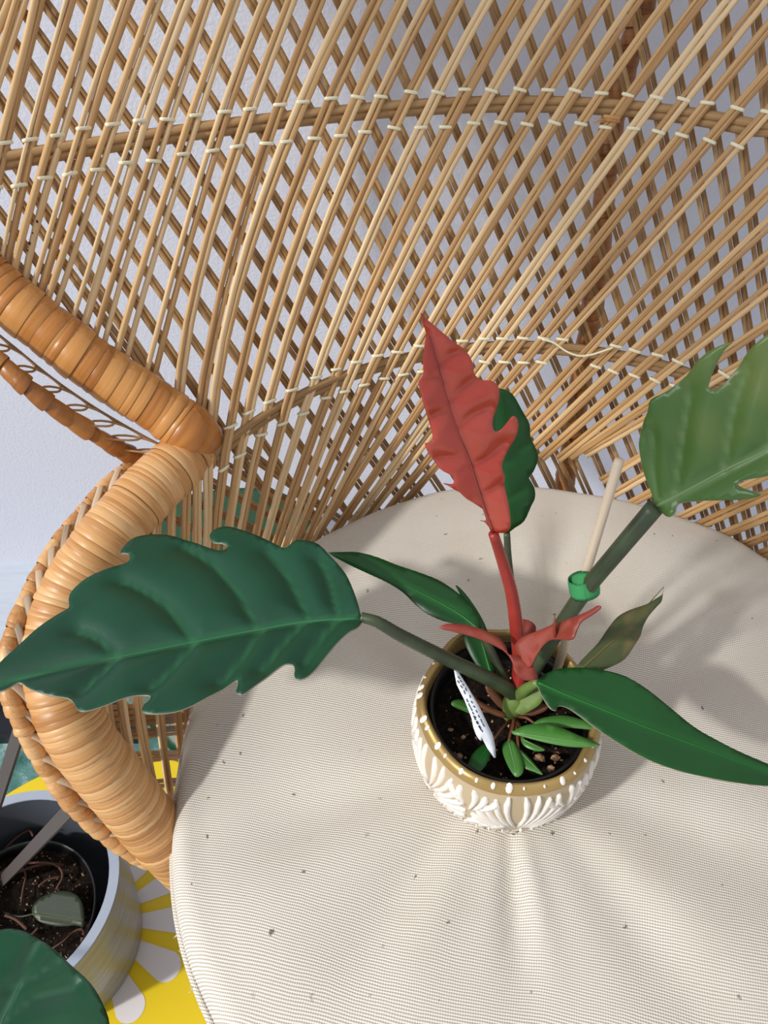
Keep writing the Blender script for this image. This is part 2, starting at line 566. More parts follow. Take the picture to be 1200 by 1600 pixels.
def surf(x, y, off=0.0):
    """the woven surface seen along the direction of (x, y); off in metres outwards"""
    d = ray(x, y)
    lo, hi = -0.45, 0.98
    def g(z):
        t = (1 - z) / -d.z
        dx, dy = d.x * t - CX, d.y * t - CY
        return math.hypot(dx, dy) - (rho(math.atan2(dx, dy), z) + off / H)
    for _ in range(40):
        mid = (lo + hi) / 2
        if g(mid) > 0: lo = mid
        else: hi = mid
    return at(x, y, (lo + hi) / 2)

def outward(p):
    d = Vector((p.x - CX * H, p.y - CY * H, 0))
    n = d.normalized()
    return (n + Vector((0, 0, -0.35))).normalized()

def spt(th, z, off=0.0):
    r = (rho(th, z) * H + off)
    return Vector((CX * H + math.sin(th) * r, CY * H + math.cos(th) * r, SEAT + z * H))

chair = empty('peacock_chair', (CX * H, CY * H, 0))
tag(chair, 'woven rattan peacock chair with fan-shaped lattice back and thick wrapped arms', 'chair')

# limit of the fan: an arch high above the frame
THA = AX
AXM = math.radians(4.0)          # middle of the woven back between its two wings
wing_px = [(-150, 318), (-90, 372), (-40, 417), (8, 462), (50, 496), (95, 531), (140, 566), (190, 600), (240, 632), (276, 658), (298, 676)]
wing_pts = [surf(x, y, -0.001) for x, y in wing_px]
_wz = [(p.z - SEAT) / H for p in wing_pts][::-1]
_wt = [math.atan2(p.x - CX * H, p.y - CY * H) for p in wing_pts][::-1]
def in_fan(p):
    th = math.atan2(p.x - CX * H, p.y - CY * H)
    z = (p.z - SEAT) / H
    lim = float(np.interp(z, _wz, _wt))
    if z > 0.2 and (th < lim - 0.02 or th > 2 * AXM - lim + 0.02): return False
    if z <= 0.2: return -1.75 < th < 2 * AXM - lim + 0.05
    if z < 0.4: return True
    return ((th - THA) / 1.5) ** 2 + ((z - 0.40) / 0.85) ** 2 <= 1.0

def trace(px, off, deg=2, extend=True, step=0.02):
    """px: image points from top to bottom -> smooth 3-D polyline on the woven surface"""
    P = np.array(px, float)
    if len(P) > 2:
        s = np.concatenate([[0], np.cumsum(np.hypot(*np.diff(P, axis=0).T))])
        s /= s[-1]
        dg = min(deg, len(P) - 1)
        fx = np.polyfit(s, P[:, 0], dg); fy = np.polyfit(s, P[:, 1], dg)
        ss = np.linspace(0, 1, 11)
        Q = list(zip(np.polyval(fx, ss), np.polyval(fy, ss)))
    else:
        Q = [tuple(P[0] + (P[1] - P[0]) * t) for t in np.linspace(0, 1, 10)]
    pts = [surf(x, y, off) for x, y in Q]
    if extend:
        d = (pts[0] - pts[2]).normalized()
        up = []
        p = pts[0].copy()
        for _ in range(40):
            p = p + d * 0.03
            if not in_fan(p): break
            th_, z_ = math.atan2(p.x - CX * H, p.y - CY * H), (p.z - SEAT) / H
            up.append(spt(th_, z_, off))
        pts = up[::-1] + pts
    return pts

CW = 0.00212                         # half width of one cane
def cane_pair(px, off, mat, name, split=(0.0, 0.0), extend=True, w=CW, deg=2, jit=1.0):
    pts = trace(px, off, deg, extend)
    hint = [outward(p) for p in pts]
    T, N, B = frames(pts, hint)
    n = len(pts)
    ph = random.uniform(-0.3, 0.3)
    wa = w * random.uniform(0.85, 1.12); wb = w * random.uniform(0.85, 1.12)
    if random.random() < 0.18: wa, wb = wa * 0.72, wb * 1.22
    for sgn, ww in ((-1, wa), (1, wb)):
        wob = [0.0003 * jit * math.sin(i * 0.9 + ph * 9 + sgn) for i in range(n)]
        q = []
        for i in range(n):
            e = i / (n - 1)
            s_ = split[0] * max(0, 1 - e * 3) + split[1] * max(0, (e - 0.45) / 0.55) ** 1.5
            q.append(pts[i] + B[i] * (sgn * (ww + 0.00004 + s_) + wob[i]) + N[i] * random.uniform(-0.0003, 0.0003))
        vv, ff, uu = tube_geo(q, ww, ww * 0.7, 8, [h for h in hint], True, 0, CANE_PROF)
        mesh_obj(name, vv, ff, mat, chair, uu)
    return pts

def make_tie(c, t, nrm, half_w, half_t, mat, tilt=0.0):
    """a little cane band round a pair of canes: c centre, t direction of the canes, nrm outward"""
    b = t.cross(nrm).normalized()
    hor = Vector((0, 0, 1)).cross(nrm).normalized()
    if hor.dot(b) < 0: hor = -hor
    bb = (hor * 0.72 + b * 0.28).normalized()
    half_w = half_w / max(0.5, bb.dot(b))
    b = bb
    t = nrm.cross(b).normalized()
    nrm = b.cross(t).normalized()
    v = []; f = []; uv = []
    ns = 12
    for j, (dl, dr) in enumerate(((-.0012, 0), (-.0006, .0005), (.0006, .0005), (.0012, 0))):
        for k in range(ns):
            a = 2 * math.pi * k / ns
            ca, sa = math.cos(a), math.sin(a)
            sx = math.copysign(abs(ca) ** 0.6, ca); sy = math.copysign(abs(sa) ** 0.6, sa)
            v.append(c + b * (sx * (half_w + dr)) + nrm * (sy * (half_t + dr)) + t * (dl + tilt * sx))
            uv.append((k / ns, 0))
    for j in range(3):
        for k in range(ns):
            k2 = (k + 1) % ns
            f.append((j * ns + k, j * ns + k2, (j + 1) * ns + k2, (j + 1) * ns + k))
    return mesh_obj('cane_tie', v, f, mat, chair, uv)

OFF_F, OFF_R = -0.0055, 0.0060
UT = [(8, 225), (47, 221), (88, 219), (127, 215), (173, 206), (217, 200), (260, 193), (305, 184), (351, 183), (391, 172), (437, 168), (476, 161),
      (518, 157), (558, 157), (599, 148), (643, 144), (685, 145), (725, 143), (768, 141), (812, 142), (853, 144), (896, 147), (939, 148),
      (980, 150), (1022, 158), (1064, 164), (1106, 162), (1151, 171), (1195, 174)]
# --- front layer, from the left edge of the fan to the right
front = {}
LEFT = {  # spokes that end in the wing roll: (mid, end, split at the end in metres)
    -1: [(-78, 228), (-110, 320), (-125, 375)], 0: [(-36, 228), (-62, 320), (-80, 395)], 1: [(2, 248), (-18, 330), (-35, 425)],
    2: [(41, 243), (17, 352), (0, 440)], 3: [(82, 239), (50, 343), (27, 452)], 4: [(120, 235), (90, 341), (50, 475)], 5: [(164, 229), (115, 375), (73, 497)],
    6: [(208, 222), (161, 375), (113, 530)], 7: [(252, 216), (198, 387), (149, 556)], 8: [(296, 208), (236, 396), (183, 584)], 9: [(341, 205), (273, 439), (228, 614)],
    10: [(382, 195), (302, 467), (276, 648)], 11: [(427, 191), (375, 365), (345, 462), (310, 668)], 12: [(466, 182), (421, 280), (378, 422), (342, 586), (328, 684)]}
SPL = {2: .0005, 3: .0022, 4: .0012, 5: .0016, 6: .0030, 7: .0022, 8: .0022, 9: .0018, 10: .0003, 11: .0006, 12: 0.0}
for i, pts in LEFT.items():
    a, b = pts[0], pts[1]
    s = (a[0] - b[0]) / (b[1] - a[1])
    top = (a[0] + s * 1.08 * (a[1] + 40), -40)
    front[i] = dict(px=[top] + pts, split=SPL.get(i, 0.0), deg=2)
MIDDEV = {13: -20, 14: -17, 15: -14, 16: -11, 17: -9, 18: -7, 19: -6, 20: -4, 21: -3, 22: -2}
H1C = H1PX[1:]
BOT = {13: (340, 836), 14: (362, 834), 15: (380, 838), 16: (405, 840), 17: (420, 842), 18: (432, 855), 19: (447, 865), 20: (460, 858), 21: (488, 836), 22: (505, 826)}
for i in range(13, 29):
    a = H2PX[i - 1]; b = H1C[i - 13]
    dx = MIDDEV.get(i, 0)
    mid = ((a[0] + b[0]) / 2 + dx, (a[1] + b[1]) / 2)
    s = (a[0] - mid[0]) / (mid[1] - a[1])
    top = (a[0] + s * 1.04 * (a[1] + 40), -40)
    if i in BOT:
        bo = BOT[i]
        bo = (bo[0] + (bo[0] - b[0]) * 0.5, bo[1] + (bo[1] - b[1]) * 0.5)
    else:
        bo = (b[0] - (a[0] - b[0]) * 0.75, b[1] + (b[1] - a[1]) * 0.75)
    front[i] = dict(px=[top, a, mid, b, bo], split=0.0, deg=3)
RIGHT = {29: ((869, 541), (1160, 219)), 30: (((912, 556)), (1160, 292)), 31: (((958, 545)), (1160, 342)), 32: (((991, 549)), (1160, 388)), 33: (((1026, 556)), (1160, 437)),
         34: (((1058, 566)), (1160, 483)), 35: (((1090, 580)), (1160, 533)), 36: (((1122, 590)), (1200, 545))}
for i, (a, b) in RIGHT.items():
    d = (b[0] - a[0], b[1] - a[1])
    L = math.hypot(*d)
    d = (d[0] / L, d[1] / L)
    t_up = (1290 - b[0]) / d[0]
    front[i] = dict(px=[(b[0] + d[0] * t_up, b[1] + d[1] * t_up), (a[0] - d[0] * 240, a[1] - d[1] * 240)], split=0, deg=1)
Y12 = {37: 590, 38: 630, 39: 668, 40: 705, 41: 740, 42: 772, 43: 805, 44: 835, 45: 862, 46: 888}
for i, y in Y12.items():
    s = -(0.72 - (i - 34) * 0.033)
    x0 = 1200 - 260
    front[i] = dict(px=[(1270, y + s * 70), (x0, y - s * 260)], split=0, deg=1)
TOP0 = {1: 60, 2: 107, 3: 150, 4: 197, 5: 245, 6: 288, 7: 325, 8: 367, 9: 416, 10: 455, 11: 500, 12: 547, 13: 590, 14: 630, 15: 671, 16: 717, 17: 763,
        18: 807, 19: 852, 20: 900, 21: 946, 22: 995, 23: 1044, 24: 1092, 25: 1143, 26: 1192}
for i, x0 in TOP0.items():
    px = front[i]['px']
    a = px[1]
    sl = (x0 - a[0]) / a[1]
    front[i]['px'] = [(x0 + sl * 40, -40), (x0, 0)] + px[1:]
    front[i]['deg'] = 3
front_lines = {}
for i, d in sorted(front.items()):
    sp_top = 0.0018 if i in (10, 26) else 0.0
    front_lines[i] = cane_pair(d['px'], OFF_F, M['cane'], 'front_cane', (sp_top, d['split']), True, CW, d['deg'])

# --- rear layer
X2R = [22, 65, 106, 147, 190, 230, 276, 319, 364, 405, 452, 493, 532, 573, 612, 654, 696, 738, 782, 826, 865, 907, 949, 989, 1030, 1072, 1114, 1156, 1198]
X1R = [330, 363, 396, 432, 467, 502, 532, 565, 600, 630, 661, 692, 724, 757, 788, 819, 857, 893, 930, 964, 999, 1030, 1060, 1092, 1123, 1155, 1186, 1218, 1248]
h2x, h2y = np.array(H2PX).T
h1x, h1y = np.array(H1PX).T
f_h2 = np.polyfit(h2x, h2y, 4)
f_h1 = np.polyfit(h1x, h1y, 4)
rear = []
for k, x2 in enumerate(X2R):
    a = (x2, float(np.polyval(f_h2, x2)))
    x1 = X1R[k]
    b = (x1, float(np.polyval(f_h1, min(x1, 1120)) + max(0, x1 - 1120) * 0.36))
    d = (a[0] - b[0], a[1] - b[1])
    s = d[0] / d[1]
    top = (a[0] + s * (-40 - a[1]) * 1.05, -40)
    ext = 0.0 if k < 1 else 0.62
    bot = (b[0] - d[0] * ext, b[1] - d[1] * ext)
    rear.append([top, bot])
for (x2, y2, xe, ye) in ((-20, 246, 262, 640), (-62, 250, 205, 604), (-104, 254, 150, 562), (-146, 258, 92, 522), (-188, 262, 42, 482), (-230, 266, -6, 440)):
    s = (xe - x2) / (ye - y2)
    rear.append([(x2 - s * 160, y2 - 160), (xe, ye)])
for x2 in (1240, 1282):
    rear.append([(x2 - 30, 20), (x2 + 60, 560)])
for px in rear:
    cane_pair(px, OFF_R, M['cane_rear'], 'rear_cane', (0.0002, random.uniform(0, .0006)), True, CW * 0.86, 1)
# the outer layer under the left arm, nearly level
for a, b in (((338, 672), (530, 812)), ((326, 712), (510, 820)), ((322, 748), (480, 838)), ((292, 778), (450, 852)), ((255, 805), (430, 884)), ((225, 835), (400, 915)),
             ((205, 870), (370, 938)), ((180, 915), (345, 965)), ((165, 965), (330, 995)), ((150, 1020), (320, 1030)), ((145, 1070), (315, 1066)),
             ((150, 1112), (312, 1103)), ((165, 1130), (312, 1119)), ((180, 1153), (310, 1140)), ((195, 1184), (310, 1178)), ((230, 1226), (310, 1219))):
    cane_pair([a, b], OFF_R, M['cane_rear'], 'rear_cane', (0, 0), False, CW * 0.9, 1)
# the inner layer under the left arm
for px in ([(172, 880), (165, 1000), (163, 1100), (182, 1165)], [(190, 862), (186, 980), (186, 1100), (212, 1205)], [(215, 830), (208, 960), (214, 1090), (245, 1250)],
           [(244, 795), (240, 960), (248, 1130), (270, 1275)], [(267, 775), (268, 960), (275, 1120), (291, 1250)],
           [(292, 745), (291, 852), (288, 990), (292, 1180)], [(308, 725), (308, 858), (306, 960), (303, 1100)], [(325, 715), (323, 862), (320, 940), (315, 1030)]):
    cane_pair(px, OFF_F, M['cane'], 'front_cane', (0, 0.0004), False, CW, 2)

# --- hoops between the layers, two rods each
def hoop(pxlist, z, off):
    fit = np.polyfit(*np.array(pxlist).T, 4)
    x0, x1 = pxlist[0][0], pxlist[-1][0]
    pts = []
    for x in np.linspace(x0, x1, 40):
        p = at(x, float(np.polyval(fit, x)), z)
        th = math.atan2(p.x - CX * H, p.y - CY * H)
        pts.append(spt(th, z, 0.0))
    # carry the hoop on past the frame
    th1 = math.atan2(pts[-1].x - CX * H, pts[-1].y - CY * H)
    th0 = math.atan2(pts[0].x - CX * H, pts[0].y - CY * H)
    for k in range(1, 9): pts.append(spt(th1 + k * D(3), z))
    if z == Z2:
        for k in range(1, 5): pts.insert(0, spt(th0 - k * D(2), z))
    for dz, r in ((-0.0027, 0.0030), (0.0027, 0.0028)):
        q = [p + Vector((0, 0, dz)) for p in pts]
        tube('hoop', q, 0.0034, r, 8, M['hoop'], chair, [outward(p) for p in q])
    return pts
hoop(H2PX, Z2, 0)
hoop(H1PX, Z1, 0)

# --- ties over and under each hoop
def tie_at(line, zt, tilt=0.0):
    zt = SEAT + zt * H
    for a, b in zip(line[:-1], line[1:]):
        if (a.z - zt) * (b.z - zt) <= 0 and abs(a.z - b.z) > 1e-6:
            w = (a.z - zt) / (a.z - b.z)
            p = a.lerp(b, w)
            t = (b - a).normalized()
            nrm = outward(p)
            make_tie(p, t, nrm, CW * 2.15, CW * 0.95, M['tie'], tilt)
            return
for i in range(1, 32):
    tie_at(front_lines[i], Z2 + 0.021 + random.uniform(-.002, .002), random.uniform(-.0006, .0006))
    tie_at(front_lines[i], Z2 - 0.022 + random.uniform(-.002, .002), random.uniform(-.0006, .0006))
for i in range(13, 39):
    if i == 30: continue
    tie_at(front_lines[i], Z1 + 0.021 + random.uniform(-.002, .002), random.uniform(-.0006, .0006))
    tie_at(front_lines[i], Z1 - 0.022 + random.uniform(-.002, .002), random.uniform(-.0006, .0006))
# the loose cord that runs from tie to tie
cord = [surf(x, y, -0.012) for x, y in ((847, 530), (866, 536), (885, 549), (905, 556), (925, 554), (944, 548), (958, 543))]
tube('loose_cord', catmull(cord, 5), 0.0009, None, 6, M['tie'], chair)

# ink marks on two canes and a frayed binding
for x, y, r in ((58, 346, .0011), (51, 364, .0007), (46, 380, .0012), (43, 391, .0008), (514, 296, .0008), (520, 302, .0009)):
    rear_ = x > 400
    c = surf(x, y, 0.0040 if rear_ else OFF_F - 0.0018)
    nrm = -outward(c)
    t_ = Vector((0, 0, 1)).cross(nrm).normalized(); b_ = nrm.cross(t_)
    vv = [c + nrm * 0.0003] + [c + t_ * (math.cos(a) * r * 0.8) + b_ * (math.sin(a) * r) for a in np.linspace(0, 2 * math.pi, 9)[:-1]]
    mesh_obj('ink_mark', vv, [(0, k, k % 8 + 1) for k in range(1, 9)], M['ink_mark'], chair)
kc = surf(955, 188, OFF_F)
make_tie(kc, Vector((0.3, 0.1, 0.9)).normalized(), outward(kc), CW * 3.0, CW * 1.6, M['wrap_arm'])
make_tie(kc + Vector((0, 0, 0.0022)), Vector((0.3, 0.1, 0.9)).normalized(), outward(kc), CW * 2.9, CW * 1.5, M['wrap_arm'])
for k in range(9):
    q = surf(948, 188, OFF_F - 0.003)
    tube('frayed_strand', [q, q + Vector((-0.004, -0.001, random.uniform(-.002, .002))), q + Vector((random.uniform(-.011, -.007), -0.001, random.uniform(-.004, .004)))], [0.0004, 0.0003, 0.0001], None, 4, M['wrap_arm'], chair)

# ------------------------------------------------------------------ wrapped rolls
def roll(name, ctrl, R, wrap_w, mat, tilt=0.0, jitter=0.15, core_mat=None, ns=22, wraps=True, bulge=0.0009, Rfun=None, parent=None):
    pts, L = resample(catmull(ctrl, 10), 0.003)
    T, N, B = frames(pts)
    Rf = Rfun or (lambda s: R)
    n = len(pts)
    core = tube(name, pts[::2], [Rf(i * 2 / n) - 0.0012 for i in range(len(pts[::2]))], None, 20, core_mat or M['core'], parent or chair)
    if not wraps: return core
    def sample(s):
        x = min(max(s / L * (n - 1), 0), n - 1.0001)
        i = int(x); w = x - i
        return pts[i].lerp(pts[i + 1], w), N[i].lerp(N[i + 1], w).normalized(), B[i].lerp(B[i + 1], w).normalized()
    s = 0.0; drift = 0.0
    base_phase = random.uniform(0, 6.28)
    while s < L - 0.002:
        w0 = wrap_w(s / L) if callable(wrap_w) else wrap_w
        w = w0 * (1 + random.uniform(-jitter, jitter) * 1.6)
        drift = 0.9 * drift + random.uniform(-1, 1) * 0.00035
        tl = tilt + drift + random.uniform(-0.13, 0.13) * w0
        rr = random.uniform(-0.00025, 0.0003) * (1 + w0 / 0.006)
        ph = random.uniform(-0.12, 0.12)
        mt = mat(s / L) if callable(mat) else mat
        bulge = min(0.0005, w0 * 0.12)
        v = []; f = []; uv = []
        prof = ((0.0, -bulge), (0.12, 0.0), (0.5, bulge * 0.7), (0.88, 0.0), (1.0, -bulge))
        lean = random.uniform(0.0003, 0.0011) * w0 / 0.009
        for j, (q, dr) in enumerate(prof):
            for k in range(ns):
                a = 2 * math.pi * k / ns
                ss = s - 0.18 * w + q * w * 1.36 + tl * math.sin(a + base_phase + ph)
                c, nn, bb = sample(ss)
                r = Rf(ss / L) + dr + rr + lean * (q - 0.5) * 2
                v.append(c + (nn * math.cos(a) + bb * math.sin(a)) * r)
                uv.append((q * 0.35, a / 6.283 * 0.12))
        for j in range(len(prof) - 1):
            for k in range(ns):
                k2 = (k + 1) % ns
                f.append((j * ns + k, (j + 1) * ns + k, (j + 1) * ns + k2, j * ns + k2))
        mesh_obj('wrap', v, f, mt, core, uv)
        s += w
    return core

arm_px = [(308, 694, .252), (296, 708, .25), (275, 728, .25), (232, 768, .248), (168, 840, .235), (112, 925, .20), (88, 1000, .17), (92, 1075, .14), (128, 1155, .09), (182, 1225, .02), (236, 1290, -.06), (272, 1328, -.12), (296, 1352, -.18)]
arm_pts = [at(*p) for p in arm_px]
# carry the wing on past the frame into the arch of the fan
th_w = math.atan2(wing_pts[0].x - CX * H, wing_pts[0].y - CY * H)
z_w = (wing_pts[0].z - SEAT) / H
arch = []
for k in range(1, 15):
    a = math.pi - k * math.pi / 15
    th = THA + 1.5 * math.cos(a); z = 0.40 + 0.85 * math.sin(a)
    if z > z_w + 0.06: arch.append(spt(th, z))
both = wing_pts + arm_pts
LW = sum((wing_pts[k + 1] - wing_pts[k]).length for k in range(len(wing_pts) - 1))
LT = sum((both[k + 1] - both[k]).length for k in range(len(both) - 1))
SW = LW / LT
def arm_w(t):
    if t < SW - 0.01: return 0.0088 if (int(t * 97) % 3) else 0.0060
    return 0.0054 - 0.0022 * min(1, (t - SW) / (1 - SW) * 1.3)
arm_roll = roll('armrest_roll', both, 0.0205, arm_w, lambda t: M['wrap_wing'] if t < SW + 0.012 else M['wrap_arm'], 0.002, 0.25,
                Rfun=lambda t: 0.0182 + 0.0022 * min(1, max(0, (t - SW + 0.05) / 0.1)))
# the other arm, mirrored about the chair's middle (outside the picture)
def mirror(p):
    nx, ny = math.cos(AXM), -math.sin(AXM)
    d = (p.x - CX * H) * nx + (p.y - CY * H) * ny
    return Vector((p.x - 2 * d * nx, p.y - 2 * d * ny, p.z))
wing_m = [spt(2 * AXM - th, z) for th, z in zip(_wt[::-1], _wz[::-1])]
shift = wing_m[-1] - mirror(wing_pts[-1])
both_m = wing_m + [mirror(p) + shift * (1 - k / (len(arm_pts) - 1)) for k, p in enumerate(arm_pts)]
roll('armrest_roll', both_m, 0.0205, lambda t: arm_w(t) * 1.6, lambda t: M['wrap_wing'] if t < SW + 0.012 else M['wrap_arm'], 0.002, 0.2, None, 16,
     Rfun=lambda t: 0.0182 + 0.0022 * min(1, max(0, (t - SW + 0.05) / 0.1)))
roll('arch_roll', arch, 0.016, 0.03, M['wrap_wing'], 0.0, 0.2, M['wrap_wing'], 16, False)
tube('arch_roll', catmull([arch[0], wing_pts[0]], 6), 0.016, None, 14, M['wrap_wing'], chair)
tube('arch_roll', catmull([arch[-1], both_m[0]], 6), 0.016, None, 14, M['wrap_wing'], chair)
# outer rods
rodw = [at(x, y, z) for x, y, z in ((-110, 470, .50), (-50, 525, .465), (0, 567, .435), (40, 602, .41), (90, 641, .37), (140, 674, .325), (185, 701, .28), (222, 720, .245))]
roll('edge_rod', rodw, 0.0058, 0.0125, M['rod_wing'], 0.0015, 0.25, None, 14, True, 0.0005)
roda = [at(x, y, z) for x, y, z in ((228, 718, .235), (180, 748, .235), (135, 796, .23), (90, 852, .22), (55, 912, .21), (28, 972, .195), (13, 1022, .18), (13, 1072, .16), (31, 1124, .13),
                                    (66, 1190, .07), (112, 1254, .01), (162, 1302, -.05), (215, 1337, -.10), (285, 1366, -.17))]
roll('edge_rod', [mirror(p) + shift * (1 - k / (len(roda) - 1)) for k, p in enumerate(roda)], 0.0056, 0.012, M['wrap_arm'], 0.0012, 0.3, None, 10, False)
roll('edge_rod', roda, 0.0056, 0.0075, M['wrap_arm'], 0.0012, 0.3, None, 14, True, 0.0005)
# chain of thin cane loops between wing roll and rod
wl = catmull([surf(x, y, 0.006) for x, y in ((-80, 450), (-20, 508), (25, 545), (80, 590), (140, 632), (200, 668), (260, 700), (300, 715))], 12)
tube('edge_cane', wl, 0.0011, None, 6, M['loop'], chair)
rodc = catmull(rodw, 14)
rp, RL = resample(rodc, 0.002)
wp, WL = resample(wl, 0.002)
def on(lst, t):
    x = min(max(t, 0), 0.9999) * (len(lst) - 1)
    i = int(x)
    return lst[i].lerp(lst[i + 1], x - i)
for k in range(9):
    t0 = 0.02 + k * 0.108; t1 = t0 + 0.135
    tm = (t0 + t1) / 2
    c0 = on(wp, tm + 0.03); c1 = on(rp, tm)
    ax = (on(wp, t1) - on(wp, t0)) * 0.5
    mid = c0.lerp(c1, 0.52)
    side = (c0 - c1) * 0.48
    ring = []
    for j in range(25):
        a = 2 * math.pi * j / 24
        ring.append(mid + ax * (1.0 * math.cos(a)) + side * (1.15 * math.sin(a)) + Vector((0, 0, 0.0012 * math.cos(2 * a + 0.6))))
    tube('edge_loop', ring, 0.00085, None, 5, M['loop'], chair, None, False)
# lacing between arm roll and its rod
ap, AL = resample(catmull(arm_pts, 10), 0.002)
ra_, RAL = resample(catmull(roda, 10), 0.002)
for k in range(19):
    t = 0.06 + k * 0.048
    r0 = on(ra_, t); r1 = on(ra_, t + 0.055)
    a0 = min(ap, key=lambda q: (q - r0).length); a1 = min(ap, key=lambda q: (q - r1).length)
    up = Vector((0, 0, 1))
    p0 = r0 + (a0 - r0).normalized() * 0.002 + up * 0.0062
    p1 = r0.lerp(r1, 0.35) + (a0 - r0).normalized() * 0.0065 + up * 0.0075
    p2 = r0.lerp(r1, 0.75) + (a1 - r1).normalized() * 0.0095 + up * 0.0055
    p3 = r1 + (a1 - r1).normalized() * 0.0115 + up * 0.001
    q = catmull([p0 - up * 0.004, p0, p1, p2, p3], 5)
    tube('lacing', q, 0.0025, 0.0006, 6, M['lace'], chair, up)
# centre pole behind the weave
pole_px = [(1012, -40), (1003, 10), (955, 200), (936, 400), (907, 600), (884, 745), (862, 860)]
pole_pts = [surf(x, y, 0.022) for x, y in pole_px]
dpo = (pole_pts[0] - pole_pts[1]).normalized()
pole_pts = [pole_pts[0] + dpo * 0.35] + pole_pts
roll('centre_pole', pole_pts, 0.0092, 0.013, M['wrap_pole'], 0.002, 0.25, None, 14, True, 0.0006)
# seat ring, seat deck and woven foot
cen = Vector((CX * H, CY * H, 0))
ring = [cen + Vector((math.cos(a) * 0.262, math.sin(a) * 0.262, SEAT - 0.082)) for a in np.linspace(0, 2 * math.pi, 49)]
tube('seat_ring', ring, 0.011, None, 10, M['wrap_arm'], chair, None, False)
v, f, uv = lathe_geo([(0.0, SEAT - 0.068), (0.24, SEAT - 0.068), (0.25, SEAT - 0.075), (0.24, SEAT - 0.082), (0.0, SEAT - 0.082)], 48, cen)
mesh_obj('seat_deck', v, f, M['hoop'], chair, uv)
for k in range(36):
    a = 2 * math.pi * k / 36
    p = [cen + Vector((math.cos(a + b) * r, math.sin(a + b) * r, z)) for r, z, b in ((0.24, SEAT - 0.08, 0), (0.14, 0.25, 0.25), (0.2, 0.0, 0.5))]
    tube('base_cane', catmull(p, 5), 0.005, 0.0035, 6, M['cane_rear'], chair)
ring = [cen + Vector((math.cos(a) * 0.2, math.sin(a) * 0.2, 0.012)) for a in np.linspace(0, 2 * math.pi, 41)]
tube('base_ring', ring, 0.012, None, 10, M['wrap_arm'], chair, None, False)

